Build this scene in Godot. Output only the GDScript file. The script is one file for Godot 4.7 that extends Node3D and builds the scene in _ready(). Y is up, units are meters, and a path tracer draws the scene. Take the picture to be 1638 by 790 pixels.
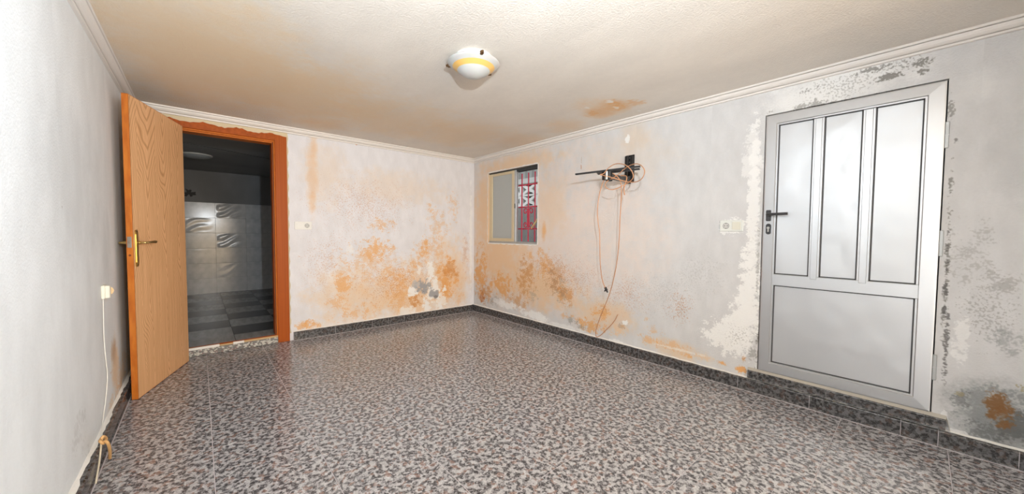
extends Node3D
# An empty damp-stained room: wooden door to a tiled room, small window, aluminium door.

const H := 2.2            # ceiling height
const XL := -3.435        # left wall
const ZR := 8.0           # rear wall, behind the camera
const T := 0.4209         # floor tile pitch
const TX0 := -2.9926
const TZ0 := 2.7501
const ZK := -3.594        # far wall of the next room
const YK := 0.08          # its floor

var M := {}
var rng := RandomNumberGenerator.new()

# ------------------------------------------------------------------ mesh building
class MB:
	var v := PackedVector3Array()
	var n := PackedVector3Array()
	var uv := PackedVector2Array()
	var uv2 := PackedVector2Array()
	var t := Transform3D()

	func tri(a: Vector3, b: Vector3, c: Vector3, na: Vector3, nb: Vector3, nc: Vector3, ua := Vector2(), ub := Vector2(), uc := Vector2()) -> void:
		var g := (b - a).cross(c - a)
		if g.dot(na + nb + nc) > 0.0:     # Godot's front faces run clockwise
			var q := b; b = c; c = q
			q = nb; nb = nc; nc = q
			var w := ub; ub = uc; uc = w
		for p in [a, b, c]: v.append(t * p)
		for p in [na, nb, nc]: n.append((t.basis * p).normalized())
		for p in [ua, ub, uc]:
			uv.append(p); uv2.append(p)

	func quad(a: Vector3, b: Vector3, c: Vector3, d: Vector3, hint: Vector3, u := [Vector2(0, 0), Vector2(1, 0), Vector2(1, 1), Vector2(0, 1)]) -> void:
		var g := (c - a).cross(d - b).normalized()
		if g.dot(hint) < 0.0: g = -g
		tri(a, b, c, g, g, g, u[0], u[1], u[2])
		tri(a, c, d, g, g, g, u[0], u[2], u[3])

	# box with chamfered edges
	func box(lo: Vector3, hi: Vector3, e := 0.0) -> void:
		var c := (lo + hi) * 0.5
		var h := (hi - lo) * 0.5
		e = minf(e, minf(h.x, minf(h.y, h.z)) * 0.9)
		for ax in 3:
			var a1 := (ax + 1) % 3
			var a2 := (ax + 2) % 3
			for s in [-1.0, 1.0]:
				var p := []
				var us := []
				for k in [[-1, -1], [1, -1], [1, 1], [-1, 1]]:
					var q := Vector3()
					q[ax] = s * h[ax]; q[a1] = k[0] * (h[a1] - e); q[a2] = k[1] * (h[a2] - e)
					p.append(c + q)
					us.append(Vector2(0.5 + 0.5 * k[0], 0.5 + 0.5 * k[1]))
				var nn := Vector3(); nn[ax] = s
				quad(p[0], p[1], p[2], p[3], nn, us)
		if e <= 0.0: return
		for ax in 3:
			var a1 := (ax + 1) % 3
			var a2 := (ax + 2) % 3
			for s1 in [-1.0, 1.0]:
				for s2 in [-1.0, 1.0]:
					var p := []
					for k in [[-1, 0], [1, 0], [1, 1], [-1, 1]]:
						var q := Vector3()
						q[ax] = k[0] * (h[ax] - e)
						q[a1] = s1 * (h[a1] - (0.0 if k[1] == 0 else e))
						q[a2] = s2 * (h[a2] - (e if k[1] == 0 else 0.0))
						p.append(c + q)
					var nn := Vector3(); nn[a1] = s1; nn[a2] = s2
					quad(p[0], p[1], p[2], p[3], nn)
		for sx in [-1.0, 1.0]:
			for sy in [-1.0, 1.0]:
				for sz in [-1.0, 1.0]:
					var nn := Vector3(sx, sy, sz).normalized()
					tri(c + Vector3(sx * h.x, sy * (h.y - e), sz * (h.z - e)), c + Vector3(sx * (h.x - e), sy * h.y, sz * (h.z - e)), c + Vector3(sx * (h.x - e), sy * (h.y - e), sz * h.z), nn, nn, nn)

	# profile of (radius, height) turned about y
	func lathe(prof: Array, at: Vector3, seg := 40) -> void:
		for i in prof.size() - 1:
			var p: Vector2 = prof[i]
			var q: Vector2 = prof[i + 1]
			var d := (q - p).normalized()
			var n0 := Vector2(d.y, -d.x)
			var na := n0
			var nb := n0
			if i > 0:
				var e: Vector2 = (p - prof[i - 1]).normalized()
				if e.dot(d) > 0.6: na = (n0 + Vector2(e.y, -e.x)).normalized()
			if i < prof.size() - 2:
				var e2: Vector2 = (prof[i + 2] - q).normalized()
				if e2.dot(d) > 0.6: nb = (n0 + Vector2(e2.y, -e2.x)).normalized()
			for k in seg:
				var a := TAU * k / seg
				var b := TAU * (k + 1) / seg
				var ca := Vector3(cos(a), 0, sin(a))
				var cb := Vector3(cos(b), 0, sin(b))
				var P := [at + ca * p.x + Vector3(0, p.y, 0), at + cb * p.x + Vector3(0, p.y, 0), at + cb * q.x + Vector3(0, q.y, 0), at + ca * q.x + Vector3(0, q.y, 0)]
				var N := [ca * na.x + Vector3(0, na.y, 0), cb * na.x + Vector3(0, na.y, 0), cb * nb.x + Vector3(0, nb.y, 0), ca * nb.x + Vector3(0, nb.y, 0)]
				if p.x > 1e-5: tri(P[0], P[1], P[2], N[0], N[1], N[2])
				if q.x > 1e-5: tri(P[0], P[2], P[3], N[0], N[2], N[3])

	# round tube along points
	func tube(pts: Array, r: float, sides := 8, smooth := 4, r2 := -1.0) -> void:
		var P := []
		if smooth > 1 and pts.size() > 2:
			for i in pts.size() - 1:
				var p0: Vector3 = pts[maxi(i - 1, 0)]
				var p1: Vector3 = pts[i]
				var p2: Vector3 = pts[i + 1]
				var p3: Vector3 = pts[mini(i + 2, pts.size() - 1)]
				for k in smooth:
					P.append(p1.cubic_interpolate(p2, p0, p3, float(k) / smooth))
			P.append(pts[-1])
		else:
			P = pts
		var up := Vector3(0, 1, 0)
		var rings := []
		var norms := []
		var prev := Vector3()
		for i in P.size():
			var d: Vector3 = (P[mini(i + 1, P.size() - 1)] - P[maxi(i - 1, 0)]).normalized()
			if prev == Vector3():
				prev = d.cross(up) if absf(d.dot(up)) < 0.95 else d.cross(Vector3(1, 0, 0))
			prev = (prev - d * prev.dot(d)).normalized()
			var w := d.cross(prev)
			var ring := []
			var nr := []
			var rr := r if r2 < 0.0 else lerpf(r, r2, float(i) / (P.size() - 1))
			for k in sides:
				var a := TAU * k / sides
				var q := prev * cos(a) + w * sin(a)
				ring.append(P[i] + q * rr); nr.append(q)
			rings.append(ring); norms.append(nr)
		for i in P.size() - 1:
			for k in sides:
				var k2 := (k + 1) % sides
				tri(rings[i][k], rings[i][k2], rings[i + 1][k2], norms[i][k], norms[i][k2], norms[i + 1][k2])
				tri(rings[i][k], rings[i + 1][k2], rings[i + 1][k], norms[i][k], norms[i + 1][k2], norms[i + 1][k])
		for e in [0, P.size() - 1]:
			var c: Vector3 = P[e]
			var o: Vector3 = (P[0] - P[1] if e == 0 else P[e] - P[e - 1]).normalized()
			for k in sides: tri(c, rings[e][k], rings[e][(k + 1) % sides], o, o, o)

	# convex outline in the plane (p, q), pushed along w
	func prism(poly: Array, o: Vector3, p: Vector3, q: Vector3, w: Vector3) -> void:
		var m := Vector2()
		for k in poly: m += k
		m /= poly.size()
		var c := o + p * m.x + q * m.y
		for i in poly.size():
			var a: Vector3 = o + p * poly[i].x + q * poly[i].y
			var bb: Vector2 = poly[(i + 1) % poly.size()]
			var b: Vector3 = o + p * bb.x + q * bb.y
			tri(c, a, b, -w.normalized(), -w.normalized(), -w.normalized())
			tri(c + w, a + w, b + w, w.normalized(), w.normalized(), w.normalized())
			quad(a, b, b + w, a + w, (a + b) * 0.5 - c)

	func done() -> ArrayMesh:
		var a := []
		a.resize(Mesh.ARRAY_MAX)
		a[Mesh.ARRAY_VERTEX] = v
		a[Mesh.ARRAY_NORMAL] = n
		a[Mesh.ARRAY_TEX_UV] = uv
		a[Mesh.ARRAY_TEX_UV2] = uv2
		var m := ArrayMesh.new()
		m.add_surface_from_arrays(Mesh.PRIMITIVE_TRIANGLES, a)
		return m

# ------------------------------------------------------------------ nodes
func put(called: String, mesh: Mesh, mat: Material, parent: Node = self, at := Vector3.ZERO) -> MeshInstance3D:
	var o := MeshInstance3D.new()
	o.name = called
	o.mesh = mesh
	o.material_override = mat
	o.position = at
	parent.add_child(o, true)
	return o

func boxpart(called: String, lo: Vector3, hi: Vector3, e: float, mat: Material, parent: Node = self) -> MeshInstance3D:
	var b := MB.new()
	b.box(lo, hi, e)
	return put(called, b.done(), mat, parent)

func root(called: String, at := Vector3.ZERO) -> Node3D:
	var o := Node3D.new()
	o.name = called
	o.position = at
	add_child(o, true)
	return o

func tag(o: Node, label: String, category: String, kind := "", group := "") -> void:
	o.set_meta("label", label)
	o.set_meta("category", category)
	if kind: o.set_meta("kind", kind)
	if group: o.set_meta("group", group)

# ------------------------------------------------------------------ textures
const NS := 512
var nC: PackedByteArray
var nM: PackedByteArray
var nF: PackedByteArray

func noise_bytes(s: int, freq: float, oct: int, kind := FastNoiseLite.TYPE_SIMPLEX_SMOOTH, w := NS, h := NS, ret := -1, warp := 0.0) -> PackedByteArray:
	return noise_image(s, freq, oct, kind, w, h, ret, warp).get_data()

func noise_image(s: int, freq: float, oct: int, kind := FastNoiseLite.TYPE_SIMPLEX_SMOOTH, w := NS, h := NS, ret := -1, warp := 0.0, seamless := false) -> Image:
	var f := FastNoiseLite.new()
	f.seed = s
	f.noise_type = kind
	f.frequency = freq
	f.fractal_type = FastNoiseLite.FRACTAL_FBM if oct > 1 else FastNoiseLite.FRACTAL_NONE
	f.fractal_octaves = oct
	if ret >= 0:
		f.cellular_return_type = ret
		f.cellular_jitter = 1.0
	if warp > 0.0:
		f.domain_warp_enabled = true
		f.domain_warp_amplitude = warp
		f.domain_warp_frequency = freq * 0.7
		f.domain_warp_fractal_type = FastNoiseLite.DOMAIN_WARP_FRACTAL_NONE
	return f.get_seamless_image(w, h) if seamless else f.get_image(w, h)

const PAINT := {
	"warm_cast": Color8(228, 203, 170), "pink": Color8(226, 209, 198), "tan": Color8(226, 190, 150), "orange": Color8(222, 158, 92), "deep": Color8(196, 128, 66), "brown": Color8(160, 116, 78), "rust": Color8(170, 92, 44), "rustdeep": Color8(128, 92, 58),
	"ochre": Color8(150, 136, 96), "white": Color8(234, 234, 233), "grey": Color8(158, 158, 160), "greylight": Color8(182, 182, 184), "dark": Color8(92, 90, 90), "mould": Color8(122, 120, 116),
	"damp": Color8(140, 143, 144), "dampdark": Color8(96, 98, 98),
}
const STAIN := { # t0, t1, coarse, medium, fine
	"wash": [0.05, 0.85, 0.5, 0.3, 0.25], "blotch": [0.36, 0.85, 0.8, 1.0, 0.9], "patch": [0.26, 0.52, 0.5, 0.9, 0.6], "speck": [0.95, 1.15, 0.4, 0.5, 2.2], "fleck": [0.55, 0.95, 0.6, 1.2, 1.3],
}

# A wall's painted coat: base colour with slight mottling, then stains and painted casts given in metres (u, v, ru, rv).
func coat(w_m: float, h_m: float, u0: float, v0: float, ppm: float, base: Color, stains: Array) -> ImageTexture:
	var w := int(w_m * ppm)
	var h := int(h_m * ppm)
	var buf := PackedFloat32Array()
	buf.resize(w * h * 3)
	for y in h:
		var row := (y & 511) * NS
		for x in w:
			var i := (y * w + x) * 3
			var m := 0.97 + 0.05 * nC[row + ((x * 2) & 511)] / 255.0 + 0.015 * (nF[row + (x & 511)] / 255.0 - 0.5)
			buf[i] = base.r * m; buf[i + 1] = base.g * m; buf[i + 2] = base.b * m
	var k := 0
	for s in stains:
		k += 1
		var cx: float = (s[0] - u0) * ppm
		var cy: float = (v0 - s[1]) * ppm
		var rx: float = maxf(s[2] * ppm, 1.0)
		var ry: float = maxf(s[3] * ppm, 1.0)
		var c: Color = PAINT[s[4]]
		var al: float = s[5]
		var q: Array = STAIN[s[6]]
		var t0: float = q[0]; var inv: float = 1.0 / (q[1] - q[0])
		var wc: float = q[2] / 255.0; var wm: float = q[3] / 255.0; var wf: float = q[4] / 255.0
		var off: float = -0.5 * (q[2] + q[3] + q[4])
		var ox := k * 97; var oy := k * 61
		for y in range(maxi(0, int(cy - ry)), mini(h, int(cy + ry) + 1)):
			var dy := (y - cy) / ry
			dy *= dy
			if dy >= 1.0: continue
			var r1 := ((y + oy) & 511) * NS
			var half := rx * sqrt(1.0 - dy)
			for x in range(maxi(0, int(cx - half)), mini(w, int(cx + half) + 1)):
				var dx := (x - cx) / rx
				var f := 1.0 - sqrt(dx * dx + dy)
				var j := r1 + ((x + ox) & 511)
				var val := f + (nC[j] * wc + nM[j] * wm + nF[j] * wf + off) * minf(1.0, f * 4.0)
				var a := (val - t0) * inv
				if a <= 0.0: continue
				if a > 1.0: a = 1.0
				a = a * a * (3.0 - 2.0 * a) * al
				var i := (y * w + x) * 3
				buf[i] += (c.r - buf[i]) * a
				buf[i + 1] += (c.g - buf[i + 1]) * a
				buf[i + 2] += (c.b - buf[i + 2]) * a
	var out := PackedByteArray()
	out.resize(w * h * 3)
	for i in out.size(): out[i] = clampi(int(buf[i] * 255.0), 0, 255)
	return ImageTexture.create_from_image(Image.create_from_data(w, h, false, Image.FORMAT_RGB8, out))

func plain(c: Color, rough := 0.6, metal := 0.0, spec := 0.5) -> StandardMaterial3D:
	var m := StandardMaterial3D.new()
	m.albedo_color = c
	m.roughness = rough
	m.metallic = metal
	m.metallic_specular = spec
	return m

func relief(m: StandardMaterial3D, tex: Texture2D, metres: float, cm: float) -> void:
	m.heightmap_enabled = true
	m.heightmap_texture = tex
	m.heightmap_scale = cm
	m.uv1_triplanar = true
	m.uv1_world_triplanar = true
	m.uv1_scale = Vector3.ONE / metres

func coated(tex: Texture2D, rough: float, grain: Texture2D, metres: float, cm: float) -> StandardMaterial3D:
	var m := plain(Color.WHITE, rough, 0.0, 0.35)
	relief(m, grain, metres, cm)
	m.detail_enabled = true
	m.detail_albedo = tex
	m.detail_uv_layer = BaseMaterial3D.DETAIL_UV_2
	m.texture_repeat = true
	return m

func textured(im: Image, rough: float, spec := 0.5) -> StandardMaterial3D:
	var m := plain(Color.WHITE, rough, 0.0, spec)
	m.albedo_texture = ImageTexture.create_from_image(im)
	return m

func granite_image(s: int, bright: float) -> Image:
	var n := 1024
	var K := FastNoiseLite.TYPE_SIMPLEX_SMOOTH
	var na := noise_bytes(s, 0.024, 5, K, n, n, -1, 16.0)
	var nb := noise_bytes(s + 1, 0.017, 4, K, n, n, -1, 22.0)
	var nc := noise_bytes(s + 2, 0.038, 4, K, n, n, -1, 14.0)
	var nd := noise_bytes(s + 3, 0.014, 4, K, n, n, -1, 16.0)
	var ne := noise_bytes(s + 4, 0.030, 1, FastNoiseLite.TYPE_CELLULAR, n, n, FastNoiseLite.RETURN_DISTANCE2_SUB, 22.0)
	var out := PackedByteArray()
	out.resize(n * n * 3)
	for i in n * n:
		var a := na[i] / 255.0
		var b1 := nb[i] / 255.0
		var c := nc[i] / 255.0
		var d := nd[i] / 255.0
		# dark flakes in a mid grey ground
		var g := lerpf(0.56, 0.24, smoothstep(0.54, 0.42, a))
		g = lerpf(g, 0.31, smoothstep(0.44, 0.32, c) * 0.8)
		# pale clouds and thin pale veins
		g = lerpf(g, 0.70, smoothstep(0.54, 0.66, a) * 0.85)
		g = lerpf(g, 0.66, smoothstep(0.56, 0.70, c) * 0.7)
		var vein := maxf(clampf(1.0 - absf(b1 - 0.5) * 38.0, 0.0, 1.0), clampf(1.0 - absf(c - 0.5) * 24.0, 0.0, 1.0) * 0.6)
		vein = maxf(vein, clampf(1.0 - ne[i] / 22.0, 0.0, 1.0) * 0.75)
		g = lerpf(g, 0.86, vein * 0.85)
		g += (d - 0.5) * 0.10
		var br := smoothstep(0.615, 0.70, d) * smoothstep(0.62, 0.48, a) * (1.0 - vein * 0.7)
		var r := lerpf(g + 0.006, 0.60, br * 0.6)
		var b := lerpf(g + 0.010, 0.41, br * 0.6)
		g = lerpf(g, 0.46, br * 0.6)
		out[i * 3] = clampi(int(r * bright * 255.0), 0, 255)
		out[i * 3 + 1] = clampi(int(g * bright * 255.0), 0, 255)
		out[i * 3 + 2] = clampi(int(b * bright * 255.0), 0, 255)
	return Image.create_from_data(n, n, false, Image.FORMAT_RGB8, out)

# oak veneer with nested pointed arches; u across the leaf, v down
func oak_image() -> Image:
	var w := 512
	var h := 1024
	var warp := noise_bytes(71, 0.005, 2, FastNoiseLite.TYPE_SIMPLEX_SMOOTH, w, h)
	var fib := noise_image(72, 0.05, 3, FastNoiseLite.TYPE_SIMPLEX_SMOOTH, w, 64)
	fib.resize(w, h, Image.INTERPOLATE_BILINEAR)
	var fb := fib.get_data()
	var out := PackedByteArray()
	out.resize(w * h * 3)
	for y in h:
		for x in w:
			var i := y * w + x
			var wv := warp[i] / 255.0 - 0.5
			var col := (x / float(w)) * 3.4 + wv * 0.22
			var ph := absf(fposmod(col, 1.0) - 0.5) * 2.0     # 0 at an arch's axis, 1 between arches
			var yy := y / float(h)
			var ring := yy * 20.0 + pow(ph, 1.15) * (3.2 + 5.0 * yy + 1.5 * sin(yy * 9.0 + floorf(col) * 2.0)) + wv * 1.3 + floorf(col) * 0.37
			var l := absf(fposmod(ring, 1.0) - 0.5) * 2.0
			var dark := smoothstep(0.45, 1.0, l) * 0.75 + 0.2 * (1.0 - l)
			var f := fb[i] / 255.0 - 0.5
			var k := clampf(0.30 - dark * 0.62 + f * 0.22, -0.5, 0.4)
			out[i * 3] = clampi(int((0.835 + k * 0.30) * 255.0), 0, 255)
			out[i * 3 + 1] = clampi(int((0.64 + k * 0.34) * 255.0), 0, 255)
			out[i * 3 + 2] = clampi(int((0.455 + k * 0.34) * 255.0), 0, 255)
	return Image.create_from_data(w, h, false, Image.FORMAT_RGB8, out)

# streaky two-tone grain for timber trims and marbled tiles
func grain_image(s: int, a: Color, b: Color, fx: float, stretch: int, w := 256, h := 256) -> Image:
	var im := noise_image(s, fx, 4, FastNoiseLite.TYPE_SIMPLEX_SMOOTH, w, maxi(8, h / stretch), -1, 0.0)
	im.resize(w, h, Image.INTERPOLATE_BILINEAR)
	var d := im.get_data()
	var out := PackedByteArray()
	out.resize(w * h * 3)
	for i in w * h:
		var c := a.lerp(b, d[i] / 255.0)
		out[i * 3] = int(c.r * 255.0); out[i * 3 + 1] = int(c.g * 255.0); out[i * 3 + 2] = int(c.b * 255.0)
	return Image.create_from_data(w, h, false, Image.FORMAT_RGB8, out)

func make_materials() -> void:
	nC = noise_bytes(11, 0.009, 5, FastNoiseLite.TYPE_SIMPLEX_SMOOTH, NS, NS)
	nM = noise_bytes(12, 0.030, 5, FastNoiseLite.TYPE_SIMPLEX_SMOOTH, NS, NS)
	nF = noise_bytes(13, 0.14, 3, FastNoiseLite.TYPE_SIMPLEX_SMOOTH, NS, NS)
	var grain := ImageTexture.create_from_image(noise_image(21, 0.030, 3, FastNoiseLite.TYPE_SIMPLEX_SMOOTH, 512, 512, -1, 0.0, true))
	M.grain = grain
	var lime := Color8(219, 219, 224)
	M.back = coated(coat(-XL, H, XL, H, 400.0, lime, BACKS), 0.75, grain, 0.22, 0.10)
	M.right = coated(coat(5.0, H, 0.0, H, 400.0, Color8(206, 206, 207), RIGHTS), 0.7, grain, 0.22, 0.10)
	M.left = coated(coat(5.0, H, 0.0, H, 250.0, Color8(228, 231, 234), LEFTS), 0.7, grain, 0.22, 0.10)
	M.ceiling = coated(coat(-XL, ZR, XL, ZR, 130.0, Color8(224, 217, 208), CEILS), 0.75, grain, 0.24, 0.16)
	M.plaster = plain(Color8(220, 217, 212), 0.8)
	relief(M.plaster, grain, 0.22, 0.1)
	M.cornice = plain(Color8(226, 221, 216), 0.55)
	M.filler = plain(Color8(235, 233, 229), 0.85)
	relief(M.filler, grain, 0.15, 0.3)
	M.cream = plain(Color8(206, 190, 160), 0.8)
	M.grout = plain(Color8(192, 186, 190), 0.8)
	M.floor = textured(granite_image(41, 1.0), 0.2, 0.5)
	M.skirt = textured(granite_image(57, 0.56), 0.22, 0.5)
	M.oak = textured(oak_image(), 0.5, 0.4)
	M.edge = textured(grain_image(81, Color8(172, 92, 26), Color8(200, 120, 42), 0.05, 16), 0.4)
	M.casing = textured(grain_image(82, Color8(146, 68, 16), Color8(174, 86, 26), 0.08, 16), 0.5, 0.3)
	M.casing_light = textured(grain_image(83, Color8(184, 98, 34), Color8(202, 116, 48), 0.08, 16), 0.5, 0.3)
	M.brass = plain(Color8(206, 182, 122), 0.3, 1.0)
	M.bronze = plain(Color8(120, 96, 70), 0.35, 1.0)
	M.steel = plain(Color8(190, 188, 182), 0.35, 1.0)
	M.alu = plain(Color8(208, 210, 213), 0.36, 0.9)
	M.panel = plain(Color8(206, 208, 211), 0.42, 0.85)
	var dent := ImageTexture.create_from_image(noise_image(91, 0.006, 2, FastNoiseLite.TYPE_SIMPLEX_SMOOTH, 512, 512, -1, 0.0, true))
	relief(M.panel, dent, 0.9, 0.35)
	M.gasket = plain(Color8(78, 78, 80), 0.7)
	M.handle = plain(Color8(70, 70, 72), 0.35, 0.6)
	M.white_plastic = plain(Color8(224, 224, 221), 0.35)
	M.old_plastic = plain(Color8(220, 223, 219), 0.4)
	M.yellow_plastic = plain(Color8(216, 214, 201), 0.4)
	M.hole = plain(Color8(40, 40, 42), 0.7)
	M.black = plain(Color8(34, 34, 36), 0.45, 0.2)
	M.blackgrey = plain(Color8(62, 62, 64), 0.4, 0.4)
	M.cable = plain(Color8(186, 136, 100), 0.5)
	M.cable_old = plain(Color8(206, 196, 176), 0.6)
	M.cable_end = plain(Color8(206, 162, 108), 0.6)
	M.sash = plain(Color8(206, 190, 158), 0.4, 0.2)
	M.post = plain(Color8(176, 178, 178), 0.35, 0.6)
	M.track = plain(Color8(58, 60, 60), 0.6)
	M.frost = plain(Color8(176, 180, 178), 0.35)
	M.frost.backlight_enabled = true
	M.frost.backlight = Color(0.4, 0.4, 0.4)
	M.red = plain(Color8(196, 28, 62), 0.4)
	M.stick = plain(Color8(206, 176, 130), 0.6)
	M.breeze = plain(Color8(226, 226, 222), 0.85)
	M.pebble = plain(Color8(156, 156, 153), 0.9)
	relief(M.pebble, ImageTexture.create_from_image(noise_image(95, 0.05, 3, FastNoiseLite.TYPE_CELLULAR, 512, 512, FastNoiseLite.RETURN_DISTANCE, 0.0, true)), 0.35, 1.5)
	M.shutter = plain(Color8(150, 150, 146), 0.7)
	M.dark = plain(Color8(60, 60, 60), 0.9)
	M.band = plain(Color8(190, 190, 186), 0.8)
	M.opal = plain(Color8(184, 184, 182), 0.35)
	M.opal.subsurf_scatter_enabled = true
	M.opal.subsurf_scatter_strength = 0.25
	M.amber = textured(grain_image(84, Color8(206, 156, 76), Color8(224, 186, 116), 0.06, 1), 0.3)
	M.concrete = plain(Color8(132, 131, 129), 0.9)
	relief(M.concrete, grain, 0.2, 0.6)
	M.stone_a = plain(Color8(206, 204, 199), 0.7)
	M.stone_b = plain(Color8(150, 130, 128), 0.7)
	M.wood_strip = plain(Color8(190, 160, 116), 0.6)
	M.ktile = textured(grain_image(85, Color8(168, 169, 170), Color8(190, 190, 190), 0.012, 2), 0.16, 0.35)
	M.kdark = textured(grain_image(86, Color8(48, 48, 49), Color8(74, 74, 74), 0.03, 5), 0.25)
	M.klight = textured(grain_image(87, Color8(132, 132, 132), Color8(156, 156, 155), 0.03, 5), 0.25)
	M.kwall = textured(grain_image(88, Color8(104, 105, 106), Color8(132, 133, 134), 0.012, 2), 0.9)
	M.kceil = textured(grain_image(89, Color8(134, 136, 138), Color8(156, 157, 158), 0.012, 2), 0.9)
	M.lampgrey = plain(Color8(150, 156, 160), 0.4)
	M.tin = plain(Color8(120, 120, 122), 0.3, 0.8)

# stains and the ceiling's painted warm cast, in metres on each wall: across, height, half width, half height, paint, strength, sort of edge
const BACKS := [
	[-0.962, 0.344, 0.968, 0.610, "tan", 0.75, "wash"],
	[-1.730, 0.426, 0.657, 0.506, "tan", 0.50, "wash"],
	[-0.402, 0.546, 0.454, 0.787, "tan", 0.60, "wash"],
	[-1.975, 1.756, 0.312, 0.542, "tan", 0.25, "wash"],
	[-1.122, 1.696, 0.998, 0.311, "tan", 0.25, "wash"],
	[-2.103, 1.775, 0.083, 0.630, "orange", 0.28, "wash"],
	[-2.081, 2.043, 0.048, 0.298, "orange", 0.20, "wash"],
	[-2.102, 1.443, 0.048, 0.234, "orange", 0.25, "wash"],
	[-1.417, 0.937, 0.286, 0.211, "orange", 0.60, "blotch"],
	[-1.362, 1.223, 0.259, 0.136, "orange", 0.45, "fleck"],
	[-1.809, 0.563, 0.160, 0.327, "orange", 0.60, "blotch"],
	[-1.865, 0.335, 0.197, 0.142, "orange", 0.40, "fleck"],
	[-2.132, 0.116, 0.168, 0.109, "orange", 0.70, "blotch"],
	[-2.220, 0.145, 0.093, 0.067, "orange", 0.60, "blotch"],
	[-1.663, 0.199, 0.422, 0.161, "orange", 0.45, "fleck"],
	[-1.129, 0.599, 0.370, 0.198, "orange", 0.50, "fleck"],
	[-0.927, 0.258, 0.140, 0.164, "deep", 0.70, "blotch"],
	[-1.130, 0.362, 0.247, 0.278, "orange", 0.45, "blotch"],
	[-0.691, 0.903, 0.419, 0.293, "orange", 0.40, "fleck"],
	[-0.774, 0.888, 0.118, 0.248, "orange", 0.60, "blotch"],
	[-0.452, 0.550, 0.258, 0.365, "orange", 0.75, "blotch"],
	[-0.382, 0.632, 0.182, 0.245, "deep", 0.50, "blotch"],
	[-0.482, 0.292, 0.178, 0.226, "orange", 0.70, "blotch"],
	[-0.352, 1.504, 0.162, 0.347, "orange", 0.35, "fleck"],
	[-0.708, 1.485, 0.092, 0.165, "orange", 0.45, "fleck"],
	[-0.597, 1.238, 0.285, 0.337, "orange", 0.35, "fleck"],
	[-1.514, 0.776, 0.588, 0.372, "orange", 0.35, "fleck"],
	[-0.890, 0.745, 0.176, 0.163, "orange", 0.50, "blotch"],
	[-0.248, 0.267, 0.147, 0.359, "orange", 0.35, "fleck"],
	[-0.143, 0.888, 0.086, 0.540, "rust", 0.20, "fleck"],
	[-1.545, 1.440, 0.954, 0.585, "rust", 0.22, "speck"],
	[-1.129, 0.520, 1.007, 0.554, "rust", 0.28, "speck"],
	[-1.988, 0.800, 0.377, 0.620, "rust", 0.20, "speck"],
	[-1.643, 2.149, 0.017, 0.018, "rust", 0.80, "patch"],
	[-2.238, 0.878, 0.029, 0.020, "rust", 0.50, "speck"],
	[-0.710, 0.653, 0.083, 0.235, "white", 0.90, "patch"],
	[-0.664, 0.379, 0.131, 0.237, "white", 0.90, "patch"],
	[-0.961, 0.376, 0.112, 0.097, "white", 0.95, "patch"],
	[-0.767, 0.155, 0.091, 0.184, "white", 0.90, "patch"],
	[-0.550, 0.196, 0.136, 0.155, "white", 0.80, "patch"],
	[-0.492, 0.362, 0.059, 0.069, "white", 0.95, "patch"],
	[-0.873, 0.646, 0.044, 0.098, "white", 0.70, "patch"],
	[-1.048, 0.136, 0.169, 0.081, "white", 0.70, "patch"],
	[-0.830, 0.055, 0.036, 0.083, "white", 0.80, "patch"],
	[-1.725, 0.930, 0.055, 0.072, "white", 0.50, "patch"],
	[-1.926, 0.622, 0.090, 0.140, "white", 0.40, "wash"],
	[-0.811, 0.435, 0.171, 0.141, "grey", 0.98, "patch"],
	[-0.655, 0.311, 0.094, 0.093, "grey", 0.98, "patch"],
	[-0.918, 0.461, 0.070, 0.082, "greylight", 0.70, "patch"],
	[-0.820, 0.362, 0.081, 0.033, "dark", 0.35, "fleck"],
	[-0.627, 0.273, 0.057, 0.026, "dark", 0.45, "patch"],
	[-0.057, 1.068, 0.033, 1.179, "white", 0.55, "patch"],
]
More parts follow.
